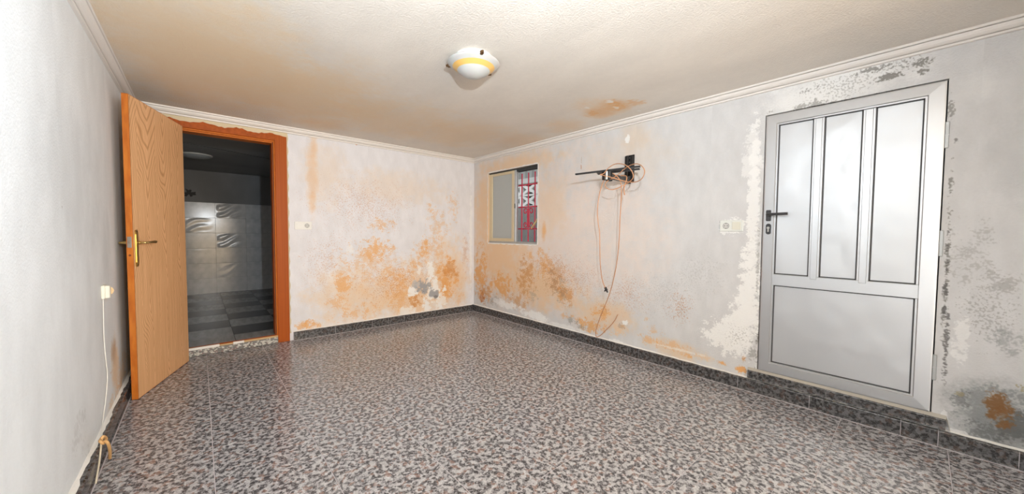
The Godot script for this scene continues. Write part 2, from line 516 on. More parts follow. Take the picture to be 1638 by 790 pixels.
const RIGHTS := [
	[1.200, 1.160, 2.047, 1.434, "pink", 0.75, "wash"],
	[0.468, 1.329, 1.281, 1.358, "pink", 0.70, "wash"],
	[2.330, 1.101, 0.866, 0.971, "pink", 0.35, "wash"],
	[0.606, 0.909, 0.804, 0.794, "tan", 0.80, "wash"],
	[0.254, 1.510, 0.381, 0.787, "tan", 0.75, "wash"],
	[0.966, 2.002, 0.953, 0.202, "tan", 0.65, "wash"],
	[1.503, 1.446, 0.389, 0.569, "tan", 0.35, "wash"],
	[1.315, 0.491, 0.967, 0.374, "tan", 0.80, "wash"],
	[2.201, 0.344, 0.604, 0.221, "tan", 0.60, "wash"],
	[2.960, 0.155, 0.372, 0.118, "tan", 0.60, "wash"],
	[2.449, 1.865, 0.741, 0.350, "tan", 0.15, "wash"],
	[2.541, 2.049, 0.227, 0.250, "tan", 0.25, "wash"],
	[0.155, 0.576, 0.243, 0.540, "orange", 0.75, "blotch"],
	[0.610, 0.448, 0.479, 0.252, "orange", 0.75, "blotch"],
	[0.262, 0.275, 0.295, 0.231, "deep", 0.55, "blotch"],
	[1.119, 0.622, 0.246, 0.425, "deep", 0.55, "blotch"],
	[0.926, 0.284, 0.336, 0.176, "deep", 0.50, "blotch"],
	[1.393, 0.795, 0.203, 0.293, "orange", 0.55, "blotch"],
	[1.592, 0.595, 0.208, 0.213, "brown", 0.50, "blotch"],
	[1.751, 0.439, 0.196, 0.180, "deep", 0.55, "blotch"],
	[1.685, 0.619, 0.128, 0.098, "mould", 0.30, "fleck"],
	[1.705, 0.468, 0.163, 0.153, "mould", 0.30, "fleck"],
	[1.609, 0.739, 0.282, 0.212, "deep", 0.35, "fleck"],
	[1.210, 0.402, 0.174, 0.153, "mould", 0.25, "fleck"],
	[0.476, 0.217, 0.277, 0.121, "mould", 0.35, "fleck"],
	[0.218, 0.224, 0.119, 0.143, "rust", 0.60, "fleck"],
	[1.193, 0.857, 0.065, 0.167, "orange", 0.50, "blotch"],
	[1.408, 1.161, 0.050, 0.160, "orange", 0.60, "wash"],
	[2.201, 0.344, 0.164, 0.126, "orange", 0.70, "blotch"],
	[2.089, 0.195, 0.266, 0.104, "orange", 0.70, "blotch"],
	[1.843, 0.200, 0.172, 0.068, "mould", 0.45, "fleck"],
	[1.970, 0.157, 0.131, 0.053, "mould", 0.40, "fleck"],
	[2.383, 0.223, 0.179, 0.110, "tan", 0.70, "blotch"],
	[2.238, 0.382, 0.088, 0.100, "deep", 0.40, "fleck"],
	[1.754, 0.232, 0.160, 0.055, "orange", 0.50, "fleck"],
	[2.736, 0.183, 0.188, 0.079, "orange", 0.50, "blotch"],
	[2.780, 0.288, 0.115, 0.078, "orange", 0.40, "fleck"],
	[2.701, 0.386, 0.060, 0.045, "orange", 0.40, "fleck"],
	[2.933, 0.191, 0.214, 0.064, "orange", 0.35, "fleck"],
	[3.034, 0.131, 0.112, 0.042, "orange", 0.65, "blotch"],
	[3.327, 0.150, 0.070, 0.044, "orange", 0.85, "blotch"],
	[3.454, 0.130, 0.057, 0.047, "orange", 0.85, "blotch"],
	[3.162, 0.155, 0.143, 0.041, "tan", 0.60, "blotch"],
	[3.468, 0.214, 0.024, 0.065, "deep", 0.60, "fleck"],
	[1.702, 0.677, 1.032, 0.417, "rust", 0.30, "speck"],
	[2.477, 0.571, 0.466, 0.297, "rust", 0.25, "speck"],
	[2.977, 0.532, 0.209, 0.264, "rust", 0.35, "speck"],
	[2.840, 0.620, 0.508, 0.382, "mould", 0.14, "speck"],
	[3.145, 0.812, 0.335, 0.302, "mould", 0.14, "speck"],
	[0.767, 0.194, 0.379, 0.066, "white", 0.85, "patch"],
	[1.213, 0.157, 0.283, 0.069, "white", 0.90, "patch"],
	[1.393, 0.129, 0.163, 0.052, "white", 0.90, "patch"],
	[0.612, 0.220, 0.212, 0.051, "white", 0.60, "patch"],
	[2.386, 0.095, 0.152, 0.031, "white", 0.80, "patch"],
	[1.756, 0.114, 0.358, 0.028, "white", 0.60, "patch"],
	[2.483, 0.304, 0.053, 0.036, "white", 0.90, "patch"],
	[2.444, 0.260, 0.060, 0.048, "brown", 0.35, "patch"],
	[3.012, 0.168, 0.310, 0.016, "white", 0.50, "patch"],
	[3.486, 0.706, 0.103, 0.597, "white", 0.95, "patch"],
	[3.338, 0.372, 0.238, 0.202, "white", 0.95, "patch"],
	[3.441, 0.466, 0.138, 0.327, "white", 0.95, "patch"],
	[3.477, 1.706, 0.086, 0.315, "white", 0.60, "patch"],
	[3.358, 1.201, 0.118, 0.094, "white", 0.95, "patch"],
	[3.495, 1.344, 0.054, 0.903, "white", 0.85, "patch"],
	[2.465, 2.024, 0.039, 0.052, "white", 0.95, "patch"],
	[3.545, 0.304, 0.031, 0.228, "mould", 0.70, "fleck"],
	[3.537, 0.163, 0.023, 0.110, "dark", 0.70, "fleck"],
	[3.518, 0.297, 0.055, 0.119, "mould", 0.40, "fleck"],
	[3.534, 0.939, 0.015, 0.495, "mould", 0.35, "fleck"],
	[3.402, 0.386, 0.142, 0.151, "mould", 0.30, "speck"],
	[3.806, 2.058, 0.420, 0.242, "white", 0.80, "wash"],
	[3.983, 2.083, 0.433, 0.190, "white", 0.80, "wash"],
	[3.571, 1.995, 0.037, 0.022, "mould", 0.50, "fleck"],
	[3.807, 2.017, 0.051, 0.032, "mould", 0.50, "fleck"],
	[4.143, 2.062, 0.101, 0.032, "mould", 0.80, "fleck"],
	[4.261, 2.099, 0.074, 0.034, "mould", 0.80, "fleck"],
	[4.286, 2.050, 0.059, 0.031, "mould", 0.80, "fleck"],
	[4.090, 2.122, 0.158, 0.033, "mould", 0.70, "fleck"],
	[3.773, 2.087, 0.097, 0.037, "mould", 0.60, "fleck"],
	[3.808, 1.985, 0.159, 0.036, "mould", 0.50, "fleck"],
	[4.190, 2.106, 0.171, 0.071, "mould", 0.55, "speck"],
	[3.956, 2.072, 0.320, 0.131, "mould", 0.35, "speck"],
	[3.959, 1.976, 0.350, 0.012, "dark", 0.40, "fleck"],
	[4.397, 0.997, 0.019, 0.773, "mould", 0.75, "fleck"],
	[4.396, 0.895, 0.015, 0.405, "dark", 0.80, "fleck"],
	[4.380, 1.829, 0.025, 0.099, "mould", 0.60, "fleck"],
	[4.404, 1.644, 0.013, 0.020, "dark", 0.60, "blotch"],
	[4.409, 0.523, 0.017, 0.339, "dark", 0.70, "fleck"],
	[4.479, 1.067, 0.120, 0.260, "mould", 0.25, "fleck"],
	[4.539, 0.750, 0.144, 0.288, "mould", 0.35, "speck"],
	[4.572, 0.883, 0.093, 0.189, "mould", 0.30, "fleck"],
	[4.600, 0.635, 0.091, 0.125, "damp", 0.50, "blotch"],
	[4.459, 1.904, 0.120, 0.128, "white", 0.30, "wash"],
	[4.455, 0.602, 0.045, 0.199, "white", 0.60, "patch"],
	[4.585, 1.534, 0.127, 0.368, "damp", 0.12, "wash"],
	[4.577, 0.228, 0.227, 0.256, "damp", 0.75, "wash"],
	[4.599, 0.156, 0.186, 0.190, "dampdark", 0.45, "wash"],
	[4.577, 0.244, 0.170, 0.192, "damp", 0.90, "blotch"],
	[4.518, 0.255, 0.118, 0.164, "damp", 0.80, "blotch"],
	[4.634, 0.203, 0.107, 0.156, "dampdark", 0.75, "blotch"],
	[4.542, 0.132, 0.097, 0.078, "dampdark", 0.50, "fleck"],
	[4.477, 0.273, 0.061, 0.100, "dampdark", 0.40, "fleck"],
	[4.575, 0.292, 0.064, 0.096, "rustdeep", 0.90, "blotch"],
	[4.611, 0.232, 0.066, 0.095, "rustdeep", 0.85, "blotch"],
	[4.591, 0.266, 0.037, 0.057, "rustdeep", 0.60, "wash"],
	[4.567, 0.234, 0.026, 0.038, "rustdeep", 0.90, "blotch"],
	[4.625, 0.200, 0.040, 0.044, "rustdeep", 0.60, "fleck"],
	[4.465, 0.302, 0.029, 0.027, "ochre", 0.50, "fleck"],
	[4.641, 0.401, 0.035, 0.031, "ochre", 0.60, "fleck"],
	[4.462, 0.098, 0.062, 0.020, "white", 0.70, "patch"],
	[4.601, 0.080, 0.092, 0.019, "white", 0.80, "patch"],
	[4.417, 0.165, 0.017, 0.048, "white", 0.60, "patch"],
	[1.935, 1.841, 0.010, 0.046, "rust", 0.60, "patch"],
	[1.938, 1.905, 0.007, 0.052, "brown", 0.35, "patch"],
]
const LEFTS := [
	[1.018, 0.315, 0.167, 0.224, "tan", 0.70, "wash"],
	[1.044, 0.400, 0.123, 0.134, "brown", 0.40, "wash"],
	[0.812, 0.172, 0.339, 0.238, "tan", 0.50, "blotch"],
	[1.151, 0.086, 0.309, 0.177, "tan", 0.50, "blotch"],
	[0.921, 0.123, 0.224, 0.077, "orange", 0.35, "fleck"],
	[1.355, 0.021, 0.266, 0.131, "white", 0.70, "patch"],
	[1.149, 0.295, 0.076, 0.036, "rust", 0.40, "fleck"],
	[1.879, 0.248, 0.211, 0.132, "mould", 0.12, "fleck"],
	[1.793, 0.062, 0.183, 0.110, "mould", 0.16, "fleck"],
	[1.279, 0.781, 0.172, 0.083, "white", 0.60, "patch"],
	[1.814, 1.329, 0.716, 0.562, "damp", 0.12, "wash"],
	[2.022, 1.235, 0.018, 0.008, "mould", 0.30, "speck"],
	[1.160, 1.023, 0.187, 0.328, "damp", 0.15, "wash"],
]
const CEILS := [  # first rows put a warm light cast into the ceiling colour
	[-2.965, 1.185, 0.739, 1.596, "warm_cast", 0.75, "wash"],
	[-2.415, 1.115, 0.794, 1.115, "warm_cast", 0.70, "wash"],
	[-1.671, 0.975, 0.872, 0.984, "warm_cast", 0.55, "wash"],
	[-3.048, 1.614, 0.517, 0.845, "warm_cast", 0.50, "wash"],
	[-0.856, 1.001, 0.799, 0.743, "warm_cast", 0.50, "wash"],
	[-2.676, 1.321, 0.510, 0.751, "warm_cast", 0.40, "blotch"],
	[-2.040, 1.088, 0.473, 0.486, "warm_cast", 0.35, "blotch"],
	[-0.458, 2.486, 0.368, 0.335, "tan", 0.50, "wash"],
	[-0.413, 2.607, 0.228, 0.146, "orange", 0.45, "wash"],
	[-0.353, 2.412, 0.202, 0.184, "orange", 0.35, "wash"],
	[-0.413, 2.607, 0.203, 0.130, "orange", 0.50, "blotch"],
	[-0.414, 2.357, 0.137, 0.125, "orange", 0.35, "blotch"],
	[-0.363, 2.747, 0.151, 0.114, "orange", 0.40, "blotch"],
	[-0.523, 2.620, 0.070, 0.047, "white", 0.80, "patch"],
	[-0.378, 2.579, 0.065, 0.042, "white", 0.70, "patch"],
	[-0.544, 2.408, 0.061, 0.046, "white", 0.60, "patch"],
	[-0.148, 2.664, 0.058, 0.036, "white", 0.60, "patch"],
	[-2.057, 0.359, 0.325, 0.323, "orange", 0.20, "wash"],
	[-0.317, 1.951, 0.361, 0.330, "tan", 0.40, "wash"],
	[-0.232, 1.220, 0.475, 0.439, "tan", 0.30, "wash"],
]

# ------------------------------------------------------------------ walls
# A wall slab with rectangular openings. o: corner; p, q: unit axes along and up; w: outward thickness vector. UV covers size.
func slab(size: Vector2, o: Vector3, p: Vector3, q: Vector3, w: Vector3, holes: Array, flip_v := true, span := 0.0) -> ArrayMesh:
	var b := MB.new()
	if span <= 0.0: span = size.x
	var us := [0.0, size.x]
	var vs := [0.0, size.y]
	for h in holes:
		for k in [h[0], h[2]]:
			if not us.has(k): us.append(k)
		for k in [h[1], h[3]]:
			if not vs.has(k): vs.append(k)
	us.sort(); vs.sort()
	for i in us.size() - 1:
		for j in vs.size() - 1:
			var cu: float = (us[i] + us[i + 1]) * 0.5
			var cv: float = (vs[j] + vs[j + 1]) * 0.5
			var skip := false
			for h in holes:
				if cu > h[0] and cu < h[2] and cv > h[1] and cv < h[3]: skip = true
			if skip: continue
			var c := []
			var uu := []
			for k in [[i, j], [i + 1, j], [i + 1, j + 1], [i, j + 1]]:
				c.append(o + p * us[k[0]] + q * vs[k[1]])
				uu.append(Vector2(us[k[0]] / span, (1.0 - vs[k[1]] / size.y) if flip_v else vs[k[1]] / size.y))
			b.quad(c[0], c[1], c[2], c[3], -w, uu)
			b.quad(c[0] + w, c[1] + w, c[2] + w, c[3] + w, w, uu)
	var rims := [[0.0, 0.0, size.x, size.y, 1.0]]
	for h in holes: rims.append([h[0], h[1], h[2], h[3], -1.0])
	for r in rims:
		var k := [Vector2(r[0], r[1]), Vector2(r[2], r[1]), Vector2(r[2], r[3]), Vector2(r[0], r[3])]
		var cm := Vector2((r[0] + r[2]) * 0.5, (r[1] + r[3]) * 0.5)
		for i in 4:
			var a: Vector2 = k[i]
			var e: Vector2 = k[(i + 1) % 4]
			var m: Vector2 = ((a + e) * 0.5 - cm) * float(r[4])
			var A := o + p * a.x + q * a.y
			var E := o + p * e.x + q * e.y
			var ua := Vector2(a.x / span, 1.0 - a.y / size.y)
			var ue := Vector2(e.x / span, 1.0 - e.y / size.y)
			b.quad(A, E, E + w, A + w, p * m.x + q * m.y, [ua, ue, ue, ua])
	return b.done()

const X3 := Vector3(1, 0, 0)
const Y3 := Vector3(0, 1, 0)
const Z3 := Vector3(0, 0, 1)

func shell() -> void:
	var o := put("wall_back", slab(Vector2(-XL, H), Vector3(XL, 0, 0), X3, Y3, Vector3(0, 0, -0.12), [[0.235, 0.0, 1.035, 2.075]]), M.back)
	tag(o, "white back wall with orange damp stains and flaking plaster", "wall", "structure")
	o = put("wall_right", slab(Vector2(ZR, H), Vector3.ZERO, Z3, Y3, Vector3(0.2, 0, 0), [[0.335, 1.004, 1.3, 1.958], [3.552, 0.16, 4.372, 1.978], [6.1, 0.25, 7.8, 2.0]], true, 5.0), M.right)  # last opening is invented, for the side fill light
	tag(o, "long whitewashed wall holding the small window and the aluminium door", "wall", "structure")
	o = put("wall_left", slab(Vector2(ZR, H), Vector3(XL, 0, 0), Z3, Y3, Vector3(-0.15, 0, 0), [], true, 5.0), M.left)
	tag(o, "plain white plaster wall beside the open wooden door", "wall", "structure")
	o = put("wall_rear", slab(Vector2(-XL, H), Vector3(XL, 0, ZR), X3, Y3, Vector3(0, 0, 0.15), [[0.3, 0.0, 2.1, 2.05]]), M.plaster)  # opening invented to hold the rear fill light
	tag(o, "white wall behind the viewer with an added opening for fill light", "wall", "structure")
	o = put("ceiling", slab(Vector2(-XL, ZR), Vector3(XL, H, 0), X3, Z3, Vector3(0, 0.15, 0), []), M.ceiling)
	tag(o, "rough plastered off-white ceiling with an orange damp patch", "ceiling", "structure")
	o = boxpart("wall_added_shade", Vector3(-1.0, 0.0, 5.25), Vector3(-0.0, H, 5.37), 0.0, M.plaster)  # unseen stub, added to shade the near right wall and ceiling
	tag(o, "short unseen wall added behind the viewer to shade the right side", "wall", "structure")
	cornices()
	floor_tiles()
	skirting()

func cornices() -> void:
	# (distance from the wall, drop below the ceiling)
	var prof := [Vector2(0.052, 0.0), Vector2(0.052, 0.010), Vector2(0.049, 0.013), Vector2(0.036, 0.0135), Vector2(0.036, 0.0170), Vector2(0.046, 0.0175), Vector2(0.044, 0.024), Vector2(0.037, 0.034), Vector2(0.027, 0.041), Vector2(0.019, 0.044), Vector2(0.008, 0.0445), Vector2(0.008, 0.0475), Vector2(0.016, 0.0480), Vector2(0.015, 0.058), Vector2(0.0, 0.060)]
	# runs: origin on the wall, direction along, direction away from the wall, length, mitre at both ends
	var runs := [
		["trim_1", Vector3(XL, H, 0), X3, Z3, -XL, "white stepped plaster cornice above the open doorway", true, true],
		["trim_2", Vector3(0, H, 0), Z3, -X3, ZR, "white stepped plaster cornice above window and metal door", true, true],
		["trim_3", Vector3(XL, H, 0), Z3, X3, ZR, "white stepped plaster cornice along the plain side wall", true, true],
		["trim_4", Vector3(XL, H, ZR), X3, -Z3, -XL, "white stepped plaster cornice on the rear wall", true, true],
	]
	for r in runs:
		var b := MB.new()
		for i in prof.size() - 1:
			var p: Vector2 = prof[i]
			var q: Vector2 = prof[i + 1]
			var hint: Vector3 = r[3] * absf(q.y - p.y) - Y3 * (p.x - q.x)
			if (q.x - p.x) > 0.0: hint = r[3] * absf(q.y - p.y) + Y3 * (q.x - p.x)
			var A: Vector3 = r[1] + r[2] * p.x + r[3] * p.x - Y3 * p.y
			var B: Vector3 = r[1] + r[2] * q.x + r[3] * q.x - Y3 * q.y
			var C: Vector3 = r[1] + r[2] * (r[4] - q.x) + r[3] * q.x - Y3 * q.y
			var D: Vector3 = r[1] + r[2] * (r[4] - p.x) + r[3] * p.x - Y3 * p.y
			b.quad(A, B, C, D, hint)
		var o := put(r[0], b.done(), M.cornice)
		tag(o, r[5], "cornice", "structure")

func tile_mesh(w: float, d: float, th: float, e: float, variant: int, full: float) -> ArrayMesh:
	# flat tile, top at y = 0, centred; UV picks one quarter of the stone picture, turned by variant
	var b := MB.new()
	b.box(Vector3(-w / 2, -th, -d / 2), Vector3(w / 2, 0, d / 2), e)
	var c := Vector2(0.25 + 0.5 * (variant % 2), 0.25 + 0.5 * ((variant / 2) % 2))
	for i in b.v.size():
		var q := Vector2(b.v[i].x, b.v[i].z).rotated(PI / 2 * (variant / 4)) / full * 0.49
		b.uv[i] = c + q
	return b.done()

func floor_tiles() -> void:
	var f := boxpart("floor", Vector3(XL - 0.15, -0.14, -0.12), Vector3(0.2, -0.0018, ZR + 0.15), 0.0, M.grout)
	tag(f, "glossy grey and brown granite-look tiled floor", "floor", "structure")
	var cache := {}
	var xs := [XL]
	var k := 0
	while TX0 + k * T - T > XL: k -= 1
	while TX0 + k * T < 0.0:
		if TX0 + k * T > XL + 0.01: xs.append(TX0 + k * T)
		k += 1
	xs.append(0.0)
	var zs := [0.0]
	k = -7
	while TZ0 + k * T < ZR:
		if TZ0 + k * T > 0.01: zs.append(TZ0 + k * T)
		k += 1
	zs.append(ZR)
	rng.seed = 5
	var g := 0.0035
	for j in zs.size() - 1:
		for i in xs.size() - 1:
			var w: float = xs[i + 1] - xs[i] - g
			var d: float = zs[j + 1] - zs[j] - g
			var va := rng.randi() % 16
			var key := "%d_%d_%d" % [int(w * 1000), int(d * 1000), va]
			if not cache.has(key): cache[key] = tile_mesh(w, d, 0.004, 0.0009, va, 0.42)
			put("tile", cache[key], M.floor, f, Vector3((xs[i] + xs[i + 1]) / 2, 0, (zs[j] + zs[j + 1]) / 2))

# a skirting tile: rounded lip on top, shallow hollow below it. Runs along x from 0 to len, stands out in +z.
func skirt_mesh(length: float, height: float, depth: float, variant: int) -> ArrayMesh:
	var b := MB.new()
	var prof := [Vector2(0, height), Vector2(depth - 0.012, height), Vector2(depth - 0.006, height - 0.002), Vector2(depth - 0.003, height - 0.007), Vector2(depth - 0.006, height - 0.012), Vector2(depth - 0.006, 0.012), Vector2(depth - 0.002, 0.008), Vector2(depth, 0.0), Vector2(0, 0)]
	var uo := Vector2((variant % 2) * 0.5, (variant / 2) * 0.17)
	var run := 0.0
	for i in prof.size() - 1:
		var p: Vector2 = prof[i]
		var q: Vector2 = prof[i + 1]
		var l := (q - p).length()
		var nn := Vector3(0, q.x - p.x, p.y - q.y)
		var u := [uo + Vector2(0, run * 1.15), uo + Vector2(length * 1.15, run * 1.15), uo + Vector2(length * 1.15, (run + l) * 1.15), uo + Vector2(0, (run + l) * 1.15)]
		b.quad(Vector3(0, p.y, p.x), Vector3(length, p.y, p.x), Vector3(length, q.y, q.x), Vector3(0, q.y, q.x), nn, u)
		run += l
	for x in [0.0, length]:
		var c := Vector3(x, height * 0.5, depth * 0.5)
		for i in prof.size():
			var p: Vector2 = prof[i]
			var q: Vector2 = prof[(i + 1) % prof.size()]
			var nn := Vector3(-1.0 if x == 0.0 else 1.0, 0, 0)
			b.tri(c, Vector3(x, p.y, p.x), Vector3(x, q.y, q.x), nn, nn, nn, uo, uo, uo)
	return b.done()

func skirting() -> void:
	var hgt := 0.088
	var dep := 0.036
	# name, start, yaw, length, first joint, label
	var runs := [
		["baseboard_right", Vector3(0, 0.0002, ZR), PI / 2 + PI, ZR, [0.0, 0.55, 0.975, 1.395, 1.815, 2.22, 2.535, 2.64, 3.04, 3.44, 3.855, 4.262, 4.40, 4.655, 5.07, 5.5, 5.9, 6.3, 6.72, 7.14, 7.56, 8.0], "dark granite skirting tiles under the window and metal door"],
		["baseboard_back", Vector3(0, 0.0002, 0), 0.0, 2.34, [-2.30, -1.90, -1.49, -1.295, -1.09, -0.67, -0.24, -0.036], "dark granite skirting tiles under the stained back wall"],
		["baseboard_left", Vector3(XL, 0.0002, 0), PI / 2, ZR, [0.0, 0.42, 0.84, 1.26, 1.68, 2.10, 2.52, 2.94, 3.36, 3.78, 4.2, 4.62, 5.04, 5.46, 5.88, 6.3, 6.72, 7.14, 7.56, 8.0], "dark granite skirting tiles along the plain side wall"],
	]
	var k := 0
	for r in runs:
		var o := root(r[0])
		tag(o, r[5], "skirting", "structure")
		var js: Array = r[4]
		var b := MB.new()   # the mortar behind and between the tiles
		for i in js.size() - 1:
			var a: float = js[i] + 0.0015
			var e: float = js[i + 1] - 0.0015
			var m := skirt_mesh(e - a, hgt, dep, k % 5)
			k += 3
			var t := put("tile", m, M.skirt, o)
			if r[0] == "baseboard_back":
				t.position = Vector3(a, 0.0004, 0)
			elif r[0] == "baseboard_right":
				t.rotation.y = -PI / 2
				t.position = Vector3(0, 0.0004, a)
			else:
				t.rotation.y = PI / 2
				t.position = Vector3(XL, 0.0004, e)
		var lo := Vector3(js[0], 0.0002, 0.0)
		var hi := Vector3(js[-1], hgt - 0.003, dep - 0.0085)
		if r[0] == "baseboard_back": b.box(lo, hi)
		elif r[0] == "baseboard_right": b.box(Vector3(-hi.z, lo.y, lo.x), Vector3(0, hi.y, hi.x))
		else: b.box(Vector3(XL, lo.y, lo.x), Vector3(XL + hi.z, hi.y, hi.x))
		put("mortar", b.done(), M.grout, o)
		# thin line of grout where the skirting meets the floor
		var gl := MB.new()
		if r[0] == "baseboard_back": gl.box(Vector3(js[0], 0.0, dep - 0.001), Vector3(js[-1], 0.0022, dep + 0.0035))
		elif r[0] == "baseboard_right": gl.box(Vector3(-dep - 0.0035, 0.0, js[0]), Vector3(-dep + 0.001, 0.0022, js[-1]))
		else: gl.box(Vector3(XL + dep - 0.001, 0.0, js[0]), Vector3(XL + dep + 0.0035, 0.0022, js[-1]))
		put("grout_line", gl.done(), M.grout, o)
		# the ragged plaster fillet on top of the skirting
		var pf := MB.new()
		rng.seed = 77
		var n := int((js[-1] - js[0]) / 0.05)
		var pts := []
		for i in n + 1:
			pts.append([lerpf(js[0], js[-1], float(i) / n), rng.randf_range(0.003, 0.010), rng.randf_range(0.010, 0.020)])
		for i in n:
			var P := []
			for q in [pts[i], pts[i + 1]]:
				for s in [[q[2], hgt + 0.0004], [0.0, hgt + q[1]]]:
					if r[0] == "baseboard_back": P.append(Vector3(q[0], s[1], s[0]))
					elif r[0] == "baseboard_right": P.append(Vector3(-s[0], s[1], q[0]))
					else: P.append(Vector3(XL + s[0], s[1], q[0]))
			pf.quad(P[0], P[1], P[3], P[2], Vector3(0, 1, 0))
		put("plaster_fillet", pf.done(), M.filler, o)

# ------------------------------------------------------------------ wooden door
func wooden_door() -> void:
	var cas := root("trim_5", Vector3(0, 0, 0))
	tag(cas, "reddish varnished timber casing round the open doorway", "door casing", "structure")
	# jambs and head: flat casing on the wall, rebate and lining through the wall
	for s in [[-2.436, -2.333, 1.0], [-3.272, -3.17, -1.0]]:
		boxpart("casing", Vector3(s[0], 0.001, 0.0), Vector3(s[1], 2.125, 0.014), 0.003, M.casing, cas)
		var inner: float = s[0] if s[2] > 0 else s[1]
		var dir: float = s[2]
		var a := inner
		var bq := inner - dir * 0.012
		boxpart("moulding", Vector3(minf(a, bq), 0.03, -0.012), Vector3(maxf(a, bq), 2.045, 0.010), 0.004, M.casing_light, cas)
		var c2 := inner - dir * 0.022
		boxpart("lining", Vector3(minf(inner + dir * 0.036, c2), 0.03, -0.13), Vector3(maxf(inner + dir * 0.036, c2), 2.045, -0.012), 0.002, M.casing, cas)
		if dir > 0:
			boxpart("weatherstrip", Vector3(inner - 0.016, 0.05, -0.0125), Vector3(inner - 0.013, 2.03, -0.0035), 0.0, M.hole, cas)
	boxpart("casing", Vector3(-3.272, 2.047, 0.0), Vector3(-2.333, 2.125, 0.013), 0.003, M.casing, cas)
	boxpart("moulding", Vector3(-3.17, 2.032, -0.012), Vector3(-2.436, 2.046, 0.010), 0.004, M.casing_light, cas)
	boxpart("lining", Vector3(-3.17, 2.022, -0.13), Vector3(-2.436, 2.060, -0.012), 0.002, M.casing_light, cas)
	# filler smeared over the casing's top edge and down its outer side
	rng.seed = 31
	var b := MB.new()
	var n := 44
	var prev := []
	for i in n + 1:
		var x := lerpf(-3.28, -2.325, float(i) / n)
		var low := 2.106 + 0.010 * sin(i * 0.55) + rng.randf_range(-0.006, 0.006)
		var cur := [Vector3(x, low, 0.0145), Vector3(x, 2.138, 0.017), Vector3(x, 2.141, 0.0)]
		if i > 0:
			b.quad(prev[0], cur[0], cur[1], prev[1], Z3)
			b.quad(prev[1], cur[1], cur[2], prev[2], Y3 + Z3)
		prev = cur
	for i in 60:
		var y0 := 2.12 - i * 0.034
		var y1 := y0 - 0.034
		var w0 := 0.012 + 0.005 * sin(i * 1.7)
		var w1 := 0.012 + 0.005 * sin((i + 1) * 1.7)
		b.quad(Vector3(-2.336, y0, 0.012), Vector3(-2.333 + w0, y0, 0.001), Vector3(-2.333 + w1, y1, 0.001), Vector3(-2.336, y1, 0.012), Z3 + X3)
	put("filler", b.done(), M.cream, cas)

	# the leaf, swung open against the side wall
	var hinge := Vector3(-3.112, 0, 0.13)
	var free := Vector3(-3.353, 0, 0.866)
	var d := (free - hinge).normalized()
	var nrm := Vector3(d.z, 0, -d.x)          # towards the room
	var leaf := root("door_1")
	leaf.transform = Transform3D(Basis(d, Y3, d.cross(Y3)), hinge)
	# local frame: x along the leaf, z away from or towards the room
	var zs: float = signf(d.cross(Y3).dot(nrm))
	tag(leaf, "light oak veneer door standing open against the side wall", "door", "structure")
	var w := (free - hinge).length()
	var th := 0.034
	var fm := MB.new()
	var y0 := 0.007
	var y1 := 2.028
	fm.quad(Vector3(0, y0, 0), Vector3(w - 0.003, y0, 0), Vector3(w - 0.003, y1, 0), Vector3(0, y1, 0), Vector3(0, 0, zs), [Vector2(0, 1), Vector2(1, 1), Vector2(1, 0), Vector2(0, 0)])
	fm.quad(Vector3(0, y0, -zs * th), Vector3(w - 0.003, y0, -zs * th), Vector3(w - 0.003, y1, -zs * th), Vector3(0, y1, -zs * th), Vector3(0, 0, -zs), [Vector2(0, 1), Vector2(1, 1), Vector2(1, 0), Vector2(0, 0)])
	fm.quad(Vector3(0, y0, 0), Vector3(0, y1, 0), Vector3(0, y1, -zs * th), Vector3(0, y0, -zs * th), Vector3(-1, 0, 0))
	put("veneer", fm.done(), M.oak, leaf)
	var za := minf(0.0, -zs * th)
	var zb := maxf(0.0, -zs * th)
	boxpart("edge_band", Vector3(w - 0.003, y0, za), Vector3(w + 0.004, y1, zb), 0.002, M.edge, leaf)
	boxpart("edge_band", Vector3(0.0, y1, za), Vector3(w + 0.004, y1 + 0.003, zb), 0.001, M.edge, leaf)
	boxpart("edge_band", Vector3(0.0, y0 - 0.003, za), Vector3(w + 0.004, y0, zb), 0.001, M.edge, leaf)
	# forend with latch
	var fe := boxpart("latch_plate", Vector3(w + 0.004, 1.025, za + 0.006), Vector3(w + 0.0065, 1.098, zb - 0.006), 0.001, M.steel, leaf)
	fe.set_meta("label", "steel latch plate")
	var lb := MB.new()
	lb.prism([Vector2(0, 0), Vector2(0.011, 0.004), Vector2(0.011, 0.008), Vector2(0, 0.016)], Vector3(w + 0.0065, 1.054, (za + zb) / 2 - 0.008), X3, Z3, Vector3(0, 0.018, 0))
	put("latch", lb.done(), M.steel, fe)
	# brass handle with long backplate, both sides
	for side in [1.0, -1.0]:
		var zf: float = 0.0 if side > 0 else -zs * th
		var out: float = zs * side
		var bp := MB.new()
		var outl := [Vector2(-0.019, -0.108), Vector2(-0.010, -0.124), Vector2(0.010, -0.124), Vector2(0.019, -0.108), Vector2(0.019, 0.108), Vector2(0.010, 0.124), Vector2(-0.010, 0.124), Vector2(-0.019, 0.108)]
		bp.prism(outl, Vector3(w - 0.034, 1.020, zf), X3, Y3, Vector3(0, 0, out * 0.004))
		var inl := []
		for q in outl: inl.append(Vector2(q.x * 0.62, q.y * 0.86))
		bp.prism(inl, Vector3(w - 0.034, 1.020, zf + out * 0.004), X3, Y3, Vector3(0, 0, out * 0.003))
		var plate := put("handle_plate", bp.done(), M.brass, leaf)
		plate.set_meta("label", "brass handle backplate")
		for sy in [0.112, -0.112]:
			var sc := MB.new()
			sc.tube([Vector3(w - 0.034, 1.02 + sy, zf + out * 0.003), Vector3(w - 0.034, 1.02 + sy, zf + out * 0.0075)], 0.004, 10, 1)
			put("screw", sc.done(), M.bronze, plate)
		var lv := MB.new()
